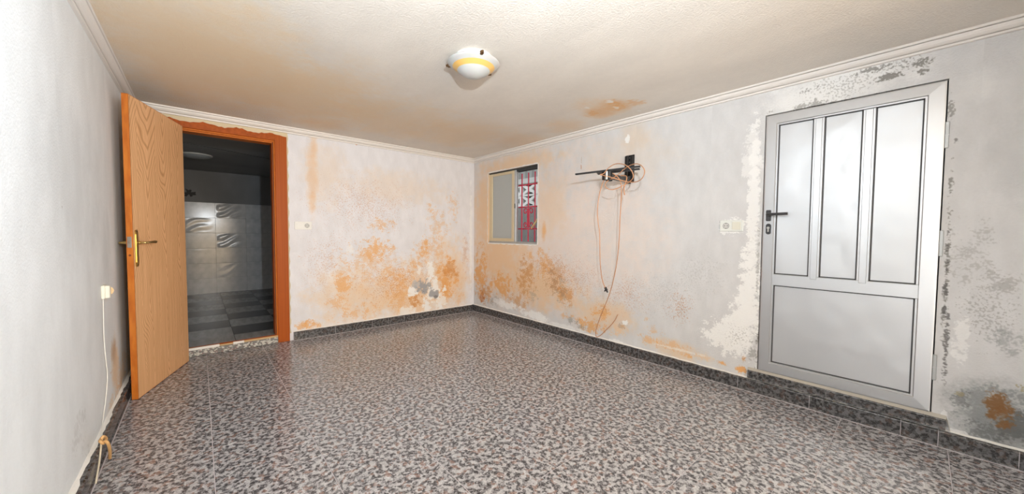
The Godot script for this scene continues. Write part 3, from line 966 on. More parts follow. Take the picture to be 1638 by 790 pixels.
		lv.tube([Vector3(w - 0.034, 1.058, zf + out * 0.004), Vector3(w - 0.034, 1.058, zf + out * 0.022)], 0.011, 14, 1)
		lv.tube([Vector3(w - 0.034, 1.058, zf + out * 0.02), Vector3(w - 0.034, 1.058, zf + out * 0.044), Vector3(w - 0.048, 1.058, zf + out * 0.052), Vector3(w - 0.075, 1.059, zf + out * 0.053), Vector3(w - 0.150, 1.061, zf + out * 0.052)], 0.0075, 12, 4)
		lv.tube([Vector3(w - 0.085, 1.059, zf + out * 0.053), Vector3(w - 0.120, 1.0605, zf + out * 0.053), Vector3(w - 0.152, 1.061, zf + out * 0.052)], 0.0075, 12, 3, 0.0105)
		put("handle", lv.done(), M.brass, plate)
	# a dark knot in the edge
	var kn := MB.new()
	kn.t = Transform3D(Basis(Vector3(0, 0, 1), PI / 2), Vector3(w + 0.0041, 0.975, (za + zb) / 2))
	kn.lathe([Vector2(0, 0), Vector2(0.007, 0.0001), Vector2(0.0068, -0.0004)], Vector3.ZERO, 14)
	put("knot", kn.done(), M.bronze_wood, leaf)
	# hinges
	for y in [0.22, 1.02, 1.82]:
		var hb := MB.new()
		hb.tube([Vector3(-0.028, y - 0.05, -zs * th * 0.6), Vector3(-0.028, y + 0.05, -zs * th * 0.6)], 0.008, 10, 1)
		hb.box(Vector3(-0.028, y - 0.045, minf(-zs * th * 0.55, -zs * th * 0.65)), Vector3(0.0, y + 0.045, maxf(-zs * th * 0.55, -zs * th * 0.65)))
		put("hinge", hb.done(), M.brass, leaf)
	# hinge arms that reach the casing
	for y in [0.22, 1.02, 1.82]:
		var ha := MB.new()
		ha.t = leaf.transform.affine_inverse()
		ha.box(Vector3(-3.172, y - 0.04, 0.012), Vector3(-3.15, y + 0.04, 0.10), 0.001)
		put("hinge_arm", ha.done(), M.brass, leaf)

# ------------------------------------------------------------------ the tiled room beyond
func next_room() -> void:
	var x0 := -4.06
	var x1 := -1.56
	# threshold: broken edge of the raised floor
	var th := root("threshold_step", Vector3(0, 0, 0))
	tag(th, "broken concrete threshold with pebbles in the doorway", "threshold", "structure")
	boxpart("concrete", Vector3(-3.17, 0.0, -0.125), Vector3(-2.436, 0.062, 0.012), 0.004, M.concrete, th)
	rng.seed = 9
	var pa := MB.new()
	var pb := MB.new()
	for i in 190:
		var x := rng.randf_range(-3.165, -2.44)
		var y := rng.randf_range(0.006, 0.056)
		var r := rng.randf_range(0.004, 0.0105)
		var p := MB.new()
		var m: MB = pa if rng.randf() < 0.78 else pb
		p.t = Transform3D(Basis.from_euler(Vector3(rng.randf() * 3, rng.randf() * 3, rng.randf() * 3)).scaled(Vector3(1.3, 0.85, 0.8)), Vector3(x, y, 0.011))
		p.lathe([Vector2(0, -r), Vector2(r * 0.7, -r * 0.7), Vector2(r, 0), Vector2(r * 0.7, r * 0.7), Vector2(0, r)], Vector3.ZERO, 7)
		m.v.append_array(p.v); m.n.append_array(p.n); m.uv.append_array(p.uv); m.uv2.append_array(p.uv2)
	var s1 := put("pebbles", pa.done(), M.stone_a, th)
	s1.set_meta("kind", "stuff")
	var s2 := put("pebbles", pb.done(), M.stone_b, th)
	s2.set_meta("kind", "stuff")
	boxpart("plaster_edge", Vector3(-3.17, 0.060, -0.01), Vector3(-2.90, 0.082, 0.016), 0.003, M.filler, th)
	boxpart("wood_strip", Vector3(-2.90, 0.062, -0.01), Vector3(-2.79, 0.076, 0.013), 0.002, M.wood_strip, th)
	boxpart("plaster_edge", Vector3(-2.80, 0.060, -0.01), Vector3(-2.715, 0.081, 0.016), 0.003, M.filler, th)
	boxpart("wood_strip", Vector3(-2.715, 0.062, -0.01), Vector3(-2.437, 0.079, 0.013), 0.002, M.wood_strip, th)
	boxpart("brick_edge", Vector3(-3.17, 0.076, -0.03), Vector3(-2.437, 0.083, 0.003), 0.001, M.casing, th)

	# floor: chequered tiles
	var f := boxpart("floor_tiled_room", Vector3(x0, -0.1, ZK - 0.1), Vector3(x1, YK - 0.003, -0.125), 0.0, M.dark)
	tag(f, "dark and light grey chequered floor beyond the doorway", "floor", "structure")
	var tw := 0.418
	var td := 0.406
	var lx := -2.777
	var i0 := -4
	var nx := 7
	var meshes := {}
	for i in nx:
		var xa := maxf(lx + (i + i0) * tw, x0)
		var xb := minf(lx + (i + i0 + 1) * tw, x1)
		if xb - xa < 0.02: continue
		for j in range(-1, 9):
			var za := -0.28 - j * td
			var zb := maxf(za - td, ZK)
			if j == -1: za = -0.025
			if za - zb < 0.02: continue
			var dark := (i + i0 + j) % 2 == 0 and j >= 0
			var key := "%d_%d" % [int((xb - xa) * 1000), int((za - zb) * 1000)]
			if not meshes.has(key):
				var b := MB.new()
				b.box(Vector3(-(xb - xa) / 2 + 0.0015, -0.01, -(za - zb) / 2 + 0.0015), Vector3((xb - xa) / 2 - 0.0015, 0, (za - zb) / 2 - 0.0015), 0.001)
				for q in b.v.size(): b.uv[q] = Vector2(b.v[q].x, b.v[q].z) / 0.42 + Vector2(0.5, 0.5)
				meshes[key] = b.done()
			put("tile", meshes[key], M.kdark if dark else M.klight, f, Vector3((xa + xb) / 2, YK + 0.004, (za + zb) / 2))
	# far wall and its wall tiles
	var w := boxpart("wall_tiled_room", Vector3(x0 - 0.1, -0.1, ZK - 0.12), Vector3(x1 + 0.1, 2.4, ZK - 0.006), 0.0, M.kwall)
	tag(w, "far wall with white tiles below bare grey plaster", "wall", "structure")
	var ch := 0.255
	var flat := MB.new()
	flat.box(Vector3(0.001, 0.001, -0.004), Vector3(tw - 0.001, ch - 0.001, 0.004), 0.0015)
	for q in flat.v.size(): flat.uv[q] = Vector2(flat.v[q].x / tw, flat.v[q].y / ch)
	var flat_m := flat.done()
	var waves := [wave_mesh(tw, ch, 0.0, 0.006), wave_mesh(tw, ch, 1.7, 0.0035), wave_mesh(tw, ch, 0.0, 0.0012), wave_mesh(tw, ch, 1.7, 0.0010)]
	for i in range(-3, 4):
		var xa := -2.812 + i * tw
		if xa < x0 or xa + tw > x1 + 0.05: continue
		for j in 6:
			var wavy := posmod(i + j, 2) == 0
			put("wall_tile", waves[posmod(i, 2) + (0 if (i == 0 and j < 3) or (i == -1 and j < 2) else 2)] if wavy else flat_m, M.ktile, w, Vector3(xa, 1.612 - (j + 1) * ch, ZK))
	# peeled spot on the plaster
	var pk := MB.new()
	var blob := []
	for k in 18:
		var a := TAU * k / 18.0
		var r := 0.06 + 0.025 * sin(k * 2.3) + 0.015 * cos(k * 5.1)
		blob.append(Vector2(cos(a) * r, sin(a) * r * 0.9))
	pk.prism(blob, Vector3(-3.13, 1.755, ZK - 0.0065), X3, Y3, Vector3(0, 0, 0.0015))
	put("bare_patch", pk.done(), M.dark, w)
	# side walls and ceiling
	var o := boxpart("wall_tiled_room_west", Vector3(x0 - 0.12, -0.1, ZK), Vector3(x0, 2.4, -0.121), 0.0, M.kwall)
	tag(o, "grey plaster wall at the hidden side of the tiled room", "wall", "structure")
	o = boxpart("wall_tiled_room_east", Vector3(x1, -0.1, ZK), Vector3(x1 + 0.12, 2.4, -0.121), 0.0, M.kwall)
	tag(o, "grey plaster wall at the dark side of the tiled room", "wall", "structure")
	o = boxpart("ceiling_tiled_room", Vector3(x0 - 0.1, 2.135, ZK - 0.1), Vector3(x1 + 0.1, 2.4, -0.121), 0.0, M.kceil)
	tag(o, "dim grey ceiling with a cracked joint beyond the doorway", "ceiling", "structure")
	var jt := MB.new()
	jt.tube([Vector3(-3.55, 2.135, -1.0), Vector3(-3.1, 2.135, -1.24), Vector3(-2.7, 2.135, -1.42), Vector3(-2.15, 2.135, -1.70), Vector3(-1.7, 2.135, -1.9)], 0.004, 5, 5)
	put("joint", jt.done(), M.dark, o)
	# round lamp on that ceiling
	var lp := root("ceiling_light", Vector3(-3.03, 2.135, -1.98))
	tag(lp, "shallow round ceiling light in the dark tiled room", "lamp")
	var a1 := MB.new()
	a1.lathe([Vector2(0, 0), Vector2(0.165, 0), Vector2(0.168, -0.006), Vector2(0.165, -0.014), Vector2(0.158, -0.016), Vector2(0, -0.016)], Vector3.ZERO, 40)
	put("rim", a1.done(), M.opal, lp)
	a1 = MB.new()
	a1.lathe([Vector2(0.152, -0.0155), Vector2(0.140, -0.028), Vector2(0.11, -0.040), Vector2(0.06, -0.048), Vector2(0, -0.051)], Vector3.ZERO, 40)
	put("dome", a1.done(), M.lampgrey, lp)

# wall tile with diagonal ripples swelling out of its left part
func wave_mesh(w: float, h: float, ph: float, amp: float) -> ArrayMesh:
	var nx := 36
	var ny := 22
	var f := func(u: float, v: float) -> float:
		var m := smoothstep(0.02, 0.14, u) * smoothstep(0.98, 0.45, u) * smoothstep(0.02, 0.12, v) * smoothstep(0.98, 0.86, v)
		return 0.004 + m * amp * (0.5 + 0.5 * sin((v * 1.9 - u * 1.25 + 0.16 * sin(u * 7.0 + ph)) * TAU + ph)) 
	var b := MB.new()
	var P := []
	var N := []
	for j in ny + 1:
		for i in nx + 1:
			var u := float(i) / nx
			var v := float(j) / ny
			var e := 0.004
			P.append(Vector3(lerpf(0.001, w - 0.001, u), lerpf(0.001, h - 0.001, v), f.call(u, v)))
			N.append(Vector3(-(f.call(u + e, v) - f.call(u - e, v)) / (2 * e * w), -(f.call(u, v + e) - f.call(u, v - e)) / (2 * e * h), 1.0).normalized())
	for j in ny:
		for i in nx:
			var k := j * (nx + 1) + i
			var q := [k, k + 1, k + nx + 2, k + nx + 1]
			var uu := func(z: int) -> Vector2: return Vector2(P[z].x / w, P[z].y / h)
			b.tri(P[q[0]], P[q[1]], P[q[2]], N[q[0]], N[q[1]], N[q[2]], uu.call(q[0]), uu.call(q[1]), uu.call(q[2]))
			b.tri(P[q[0]], P[q[2]], P[q[3]], N[q[0]], N[q[2]], N[q[3]], uu.call(q[0]), uu.call(q[2]), uu.call(q[3]))
	b.box(Vector3(0.001, 0.001, -0.004), Vector3(w - 0.001, h - 0.001, 0.0035), 0.0)
	return b.done()

# ------------------------------------------------------------------ aluminium door
func metal_door() -> void:
	var o := root("door_2")
	tag(o, "small aluminium door with three tall panels over a wide one", "door", "structure")
	var za := 3.558
	var zb := 4.366
	var ya := 0.168
	var yb := 1.970
	var xf := -0.006     # face of the profiles
	# mitred frame: each side a sloped profile, thicker outside
	var fw := 0.074
	var fb := 0.082
	var prof := [Vector2(0, 0.045), Vector2(0, -0.004), Vector2(0.006, xf), Vector2(0.062, xf - 0.003), Vector2(0.066, xf + 0.002), Vector2(fw, xf + 0.002), Vector2(fw, 0.04)]
	var corners := [Vector2(za, ya), Vector2(zb, ya), Vector2(zb, yb), Vector2(za, yb)]
	var dirs := [Vector2(0, 1), Vector2(-1, 0), Vector2(0, -1), Vector2(1, 0)]
	var names := ["bottom_rail", "stile", "top_rail", "stile"]
	for s in 4:
		var b := MB.new()
		var A: Vector2 = corners[s]
		var B: Vector2 = corners[(s + 1) % 4]
		var along := (B - A).normalized()
		var inn: Vector2 = dirs[s]
		for i in prof.size() - 1:
			var p: Vector2 = prof[i]
			var q: Vector2 = prof[i + 1]
			var P := []
			for k in [[A, p, 1.0], [A, q, 1.0], [B, q, -1.0], [B, p, -1.0]]:
				var r: Vector2 = k[0] + inn * k[1].x + along * (k[2] * k[1].x)
				P.append(Vector3(k[1].y, r.y, r.x))
			var dn := Vector2(q.y - p.y, -(q.x - p.x))   # outward in (inset, depth)
			var hint := Vector3(dn.y, 0, 0) + Vector3(0, inn.y, inn.x) * dn.x
			b.quad(P[0], P[1], P[2], P[3], hint)
		put(names[s], b.done(), M.alu, o)
	# middle rail and mullions, a little proud
	boxpart("middle_rail", Vector3(xf - 0.004, 0.788, 3.630), Vector3(0.04, 0.866, 4.303), 0.002, M.alu, o)
	for m in [[3.816, 3.876], [4.046, 4.106]]:
		boxpart("mullion", Vector3(xf - 0.001, 0.860, m[0] + 0.003), Vector3(0.04, 1.892, m[1] - 0.003), 0.002, M.alu, o)
		boxpart("mullion_face", Vector3(xf - 0.006, 0.850, (m[0] + m[1]) / 2 - 0.017), Vector3(xf + 0.004, 1.890, (m[0] + m[1]) / 2 + 0.017), 0.002, M.alu, o)
	for m in [[3.632, 3.819], [3.873, 4.049], [4.103, 4.292]]:
		panel(o, m[0], m[1], 0.866, 1.896)
	panel(o, 3.632, 4.292, 0.242, 0.788)
	# handle and lock
	var hp := boxpart("handle_plate", Vector3(xf - 0.016, 1.236, 3.578), Vector3(xf, 1.312, 3.607), 0.004, M.handle, o)
	var lv := MB.new()
	lv.tube([Vector3(xf - 0.014, 1.280, 3.593), Vector3(xf - 0.040, 1.280, 3.593)], 0.010, 14, 1)
	lv.tube([Vector3(xf - 0.030, 1.280, 3.593), Vector3(xf - 0.048, 1.280, 3.598), Vector3(xf - 0.052, 1.281, 3.625), Vector3(xf - 0.052, 1.283, 3.710)], 0.009, 12, 4)
	put("lever", lv.done(), M.handle, hp)
	var ro := MB.new()
	var ov := []
	for k in 20:
		var a := TAU * k / 20.0
		ov.append(Vector2(cos(a) * 0.0155, sin(a) * 0.0155 + (0.022 if sin(a) >= 0.0 else -0.022)))
	ro.prism(ov, Vector3(xf, 1.180, 3.594), Z3, Y3, Vector3(-0.010, 0, 0))
	var rs := put("lock_rose", ro.done(), M.handle, o)
	var cy := MB.new()
	cy.tube([Vector3(xf - 0.009, 1.188, 3.594), Vector3(xf - 0.016, 1.188, 3.594)], 0.0085, 14, 1)
	cy.box(Vector3(xf - 0.015, 1.160, 3.590), Vector3(xf - 0.009, 1.188, 3.598), 0.001)
	put("lock_cylinder", cy.done(), M.steel, rs)
	# hinges on the far stile
	for y in [1.68, 1.10, 0.42]:
		var hb := MB.new()
		hb.box(Vector3(-0.008, y - 0.07, zb + 0.001), Vector3(0.006, y + 0.07, zb + 0.016), 0.002)
		hb.box(Vector3(-0.010, y - 0.003, zb + 0.0005), Vector3(-0.004, y + 0.003, zb + 0.0165), 0.0)
		put("hinge", hb.done(), M.post, o)
	# granite strips and mortar under the door
	var st := root("door_sill")
	tag(st, "raised granite sill strips beneath the aluminium door", "sill", "structure")
	var js := [3.495, 3.93, 4.352, 4.425]
	for i in 3:
		var m := skirt_mesh(js[i + 1] - js[i] - 0.003, 0.056, 0.022, i)
		var t := put("tile", m, M.skirt, st, Vector3(0, 0.094, js[i] + 0.0015))
		t.rotation.y = -PI / 2
	var b := MB.new()
	b.quad(Vector3(-0.012, 0.150, 3.495), Vector3(-0.012, 0.150, 4.425), Vector3(0.0, 0.168, 4.425), Vector3(0.0, 0.168, 3.495), Vector3(-1, 1, 0))
	b.quad(Vector3(-0.012, 0.150, 4.425), Vector3(0.0, 0.168, 4.425), Vector3(0, 0.094, 4.44), Vector3(-0.022, 0.094, 4.44), Vector3(-0.2, 0, 1))
	put("mortar", b.done(), M.dirty_mortar, st)
	boxpart("lining", Vector3(0.045, 0.16, 3.552), Vector3(0.06, 1.978, 4.372), 0.0, M.gasket, o)

func panel(o: Node3D, z0: float, z1: float, y0: float, y1: float) -> void:
	var g := 0.0065
	var b := MB.new()
	# dark rubber gasket all round, the sheet recessed behind it
	b.box(Vector3(0.004, y0, z0), Vector3(0.012, y1, z0 + g))
	b.box(Vector3(0.004, y0, z1 - g), Vector3(0.012, y1, z1))
	b.box(Vector3(0.004, y0, z0), Vector3(0.012, y0 + g, z1))
	b.box(Vector3(0.004, y1 - g, z0), Vector3(0.012, y1, z1))
	put("gasket", b.done(), M.gasket, o)
	boxpart("panel", Vector3(0.008, y0 + g * 0.5, z0 + g * 0.5), Vector3(0.03, y1 - g * 0.5, z1 - g * 0.5), 0.001, M.panel, o)

# ------------------------------------------------------------------ window and what lies outside
func window() -> void:
	var o := root("window_1")
	tag(o, "small sliding window, frosted pane shut on one half", "window", "structure")
	var za := 0.336
	var zb := 1.299
	var ya := 1.005
	var yb := 1.957
	# outer frame
	boxpart("frame_sill", Vector3(0.02, ya, za), Vector3(0.10, ya + 0.022, zb), 0.002, M.post, o)
	boxpart("frame_head", Vector3(0.015, yb - 0.016, za), Vector3(0.10, yb, zb), 0.002, M.track, o)
	boxpart("track", Vector3(0.030, yb - 0.040, 0.87), Vector3(0.040, yb - 0.014, zb), 0.001, M.track, o)
	boxpart("track", Vector3(0.062, yb - 0.045, 0.87), Vector3(0.074, yb - 0.014, zb), 0.001, M.track, o)
	boxpart("frame_jamb", Vector3(0.02, ya, za), Vector3(0.10, yb, za + 0.018), 0.002, M.sash, o)
	boxpart("frame_jamb", Vector3(0.06, ya, zb - 0.014), Vector3(0.10, yb, zb), 0.002, M.track, o)
	# sash
	var s := Node3D.new()
	s.name = "sash"
	o.add_child(s)
	var sz0 := 0.350
	var sz1 := 0.858
	var sy0 := 1.026
	var sy1 := 1.940
	for q in [[sz0, sz0 + 0.052], [sz1 - 0.052, sz1]]:
		boxpart("sash_stile", Vector3(0.022, sy0, q[0]), Vector3(0.052, sy1, q[1]), 0.003, M.sash, s)
	for q in [[sy0, sy0 + 0.042], [sy1 - 0.036, sy1]]:
		boxpart("sash_rail", Vector3(0.023, q[0], sz0 + 0.05), Vector3(0.051, q[1], sz1 - 0.05), 0.003, M.sash, s)
	boxpart("frosted_pane", Vector3(0.034, sy0 + 0.04, sz0 + 0.05), Vector3(0.039, sy1 - 0.034, sz1 - 0.05), 0.0, M.frost, s)
	boxpart("meeting_post", Vector3(0.020, sy0 - 0.003, sz1 + 0.001), Vector3(0.062, yb - 0.017, sz1 + 0.036), 0.003, M.post, o)
	boxpart("sash_lock", Vector3(0.012, 1.455, sz1 + 0.010), Vector3(0.021, 1.515, sz1 + 0.024), 0.003, M.gasket, o)
	# bare timber stick leaning in the opening
	var st := MB.new()
	st.tube([Vector3(0.03, 1.325, 1.293), Vector3(0.075, 1.20, 1.125)], 0.012, 8, 1)
	var sk := put("wooden_stick", st.done(), M.stick)
	tag(sk, "pale wooden stick leaning in the open window half", "stick")
	# rough plaster arris round the opening
	rng.seed = 21
	var b := MB.new()
	var c := [Vector2(za, ya), Vector2(zb, ya), Vector2(zb, yb), Vector2(za, yb)]
	for k in 4:
		var A: Vector2 = c[k]
		var B: Vector2 = c[(k + 1) % 4]
		var ctr := Vector2((za + zb) / 2, (ya + yb) / 2)
		var n := 24
		var out := (((A + B) * 0.5) - ctr)
		out = Vector2(signf(out.x), 0) if k % 2 == 1 else Vector2(0, signf(out.y))
		var pr := []
		for i in n + 1:
			var p := A.lerp(B, float(i) / n)
			var q := p + out * rng.randf_range(0.008, 0.02)
			var cur := [Vector3(-0.002, p.y, p.x), Vector3(-0.0005, q.y, q.x)]
			if i > 0: b.quad(pr[0], cur[0], cur[1], pr[1], Vector3(-1, 0, 0))
			pr = cur
	put("plaster_arris", b.done(), M.filler, o)

	# red grille
	var g := root("window_grille")
	tag(g, "crimson wrought iron grille with scrolls outside the window", "grille")
	var gx := 0.125
	for z in [0.771, 0.892, 1.013, 1.131, 1.252]:
		boxpart("bar", Vector3(gx - 0.006, 1.032, z - 0.0075), Vector3(gx + 0.006, 1.902, z + 0.0075), 0.002, M.red, g)
	for y in [1.193, 1.472, 1.752]:
		boxpart("rail", Vector3(gx - 0.004, y - 0.008, 0.735), Vector3(gx + 0.004, y + 0.008, 1.302), 0.002, M.red, g)
	for sgn in [-1.0, 1.0]:
		var pts := []
		# one C scroll: lower curl, back along the centre bar, upper curl
		for k in range(0, 16):
			var a := PI * 2.1 - k * 0.42
			var r := 0.012 + 0.0016 * k
			pts.append(Vector3(gx, 1.250 - sin(a) * r * 1.2, 1.013 + sgn * (0.052 - cos(a) * r)))
		var low := pts.duplicate()
		var high := []
		for p in low: high.append(Vector3(p.x, 2 * 1.3325 - p.y, p.z))
		high.reverse()
		var sc := MB.new()
		sc.tube(low + high, 0.0065, 6, 3)
		put("scroll", sc.done(), M.red, g)

	# the yard wall across the passage
	var w := boxpart("wall_yard", Vector3(1.30, -0.3, -3.0), Vector3(1.42, 1.60, 2.6), 0.0, M.pebble)
	tag(w, "grey pebble-dashed yard wall seen through the window", "wall", "structure")
	var blk := breeze_mesh()
	for j in 2:
		for i in 6:
			put("breeze_block", blk, M.breeze, w, Vector3(1.30, 1.60 + j * 0.20, -1.21 + i * 0.40))
	boxpart("coping", Vector3(1.28, 2.0, -3.0), Vector3(1.44, 2.09, 2.6), 0.004, M.band, w)
	boxpart("backing", Vector3(1.62, 1.0, -3.0), Vector3(1.66, 2.6, 2.6), 0.0, M.dark, w)
	# ribbed sheet above it
	var rb := MB.new()
	var zz := -3.0
	var flip := false
	while zz < 2.6:
		var xa := 1.40 if flip else 1.37
		var xb := 1.37 if flip else 1.40
		rb.quad(Vector3(xa, 2.09, zz), Vector3(xa, 2.9, zz), Vector3(xa, 2.9, zz + 0.07), Vector3(xa, 2.09, zz + 0.07), Vector3(-1, 0, 0))
		rb.quad(Vector3(xa, 2.09, zz + 0.07), Vector3(xa, 2.9, zz + 0.07), Vector3(xb, 2.9, zz + 0.085), Vector3(xb, 2.09, zz + 0.085), Vector3(-1, 0, 0))
		zz += 0.085
		flip = not flip
	var rs := put("ribbed_sheet", rb.done(), M.shutter)
	tag(rs, "grey ribbed sheeting above the yard wall", "sheeting", "structure")
	var gr := boxpart("ground_yard", Vector3(0.2, -0.4, -3.0), Vector3(1.6, -0.1, 2.6), 0.0, M.concrete)
	tag(gr, "grey concrete ground of the narrow yard", "ground", "structure")

# pierced block 0.40 x 0.20: frame and diagonal cross with four tapering holes. Front face x = 0, runs along z from 0, up from y = 0.
func breeze_mesh() -> ArrayMesh:
	var b := MB.new()
	var W := 0.399
	var h := 0.199
	var d := 0.10
	var t := 0.016
	b.box(Vector3(0, 0, 0), Vector3(d, t, W), 0.002)
	b.box(Vector3(0, h - t, 0), Vector3(d, h, W), 0.002)
	b.box(Vector3(0, 0, 0), Vector3(d, h, t * 2.0), 0.002)
	b.box(Vector3(0, 0, W - t * 2.0), Vector3(d, h, W), 0.002)
	# thick arms from the corners to a broad centre
	var c := Vector2(W / 2, h / 2)
	for s in [[1, 1], [1, -1], [-1, 1], [-1, -1]]:
		var e := Vector2(c.x + s[0] * (W / 2 - 0.012), c.y + s[1] * (h / 2 - 0.008))
		var u := (e - c).normalized()
		var n := Vector2(-u.y, u.x)
		b.prism([c - u * 0.02 - n * 0.032, e - n * 0.016, e + n * 0.016, c - u * 0.02 + n * 0.032], Vector3(0.004, 0, 0), Z3, Y3, Vector3(d - 0.008, 0, 0))
	b.prism([Vector2(c.x - 0.06, c.y), Vector2(c.x, c.y - 0.035), Vector2(c.x + 0.06, c.y), Vector2(c.x, c.y + 0.035)], Vector3(0.003, 0, 0), Z3, Y3, Vector3(d - 0.006, 0, 0))
	return b.done()

# ------------------------------------------------------------------ fittings
func dome_lamp(at: Vector3, label: String) -> Node3D:
	var o := root("dome_ceiling_lamp", at)
	tag(o, label, "lamp")
	var b := MB.new()
	b.lathe([Vector2(0, -0.030), Vector2(0.104, -0.030), Vector2(0.110, -0.026), Vector2(0.110, 0), Vector2(0, 0)], Vector3.ZERO, 48)
	put("base_plate", b.done(), M.white_plastic, o)
	# opal bowl: turned-out rim, then three zones of one curve
	var curve := [Vector2(0.112, -0.031), Vector2(0.150, -0.035), Vector2(0.156, -0.040), Vector2(0.153, -0.045), Vector2(0.142, -0.052), Vector2(0.1265, -0.062)]
	var band := [Vector2(0.1265, -0.062), Vector2(0.117, -0.069), Vector2(0.108, -0.0755), Vector2(0.099, -0.082)]
	var cup := [Vector2(0.099, -0.082), Vector2(0.087, -0.092), Vector2(0.071, -0.103), Vector2(0.050, -0.113), Vector2(0.026, -0.119), Vector2(0.0, -0.121)]
	var mats := [M.opal, M.amber, M.opal]
	var k := 0
	for q in [curve, band, cup]:
		b = MB.new()
		var rev: Array = q.duplicate()
		rev.reverse()
		b.lathe(rev, Vector3.ZERO, 56)
		var p := put(["glass_rim", "amber_band", "glass_bowl"][k], b.done(), mats[k], o)
		if k == 1: p.set_meta("label", "mottled amber glass band")
		k += 1
	for a in CLIPS:
		b = MB.new()
		b.t = Transform3D(Basis(Y3, -a), Vector3.ZERO)
		b.box(Vector3(0.140, -0.050, -0.010), Vector3(0.164, -0.030, 0.010), 0.003)
		b.tube([Vector3(0.163, -0.040, 0), Vector3(0.172, -0.040, 0)], 0.007, 10, 1)
		b.box(Vector3(0.100, -0.034, -0.006), Vector3(0.146, -0.0285, 0.006), 0.001)
		put("clip", b.done(), M.bronze, o)
	return o

# the clips' angles about the lamp's axis
const CLIPS := [4.001, 6.01, 1.88]

func outlet(called: String, label: String, xf: Transform3D, socket_first: bool, old: bool) -> void:
	var o := root(called)
	o.transform = xf
	tag(o, label, "wall outlet")
	var pl: Material = M.old_plastic if old else M.white_plastic
	boxpart("cover_plate", Vector3(0, 0, 0), Vector3(0.158, 0.084, 0.009), 0.003, pl, o)
	var sx := 0.044 if socket_first else 0.114
	var bx := 0.114 if socket_first else 0.044
	# rocker or blank
	boxpart("rocker" if not old else "blank_insert", Vector3(bx - 0.029, 0.013, 0.008), Vector3(bx + 0.029, 0.071, 0.0125), 0.002, M.yellow_plastic if old else pl, o)
	var s := boxpart("socket", Vector3(sx - 0.029, 0.013, 0.008), Vector3(sx + 0.029, 0.071, 0.0105), 0.001, pl, o)
	var b := MB.new()
	b.t = Transform3D(Basis(X3, PI / 2), Vector3(sx, 0.042, 0.0106))
	b.lathe([Vector2(0.0185, 0.0), Vector2(0.0205, 0.002), Vector2(0.0225, 0.0)], Vector3.ZERO, 28)
	put("socket_rim", b.done(), M.handle_grey, s)
	b = MB.new()
	b.t = Transform3D(Basis(X3, PI / 2), Vector3(sx, 0.042, 0.0104))
	b.lathe([Vector2(0.019, 0.0005), Vector2(0, 0.0005)], Vector3.ZERO, 28)
	put("socket_well", b.done(), M.grey_plastic, s)
	b = MB.new()
	for k in [-0.0095, 0.0095]:
		b.tube([Vector3(sx + k, 0.042, 0.0104), Vector3(sx + k, 0.042, 0.0114)], 0.0032, 10, 1)
	b.box(Vector3(sx - 0.004, 0.059, 0.0104), Vector3(sx + 0.004, 0.064, 0.0116))
	b.box(Vector3(sx - 0.004, 0.020, 0.0104), Vector3(sx + 0.004, 0.025, 0.0116))
	put("socket_holes", b.done(), M.hole, s)

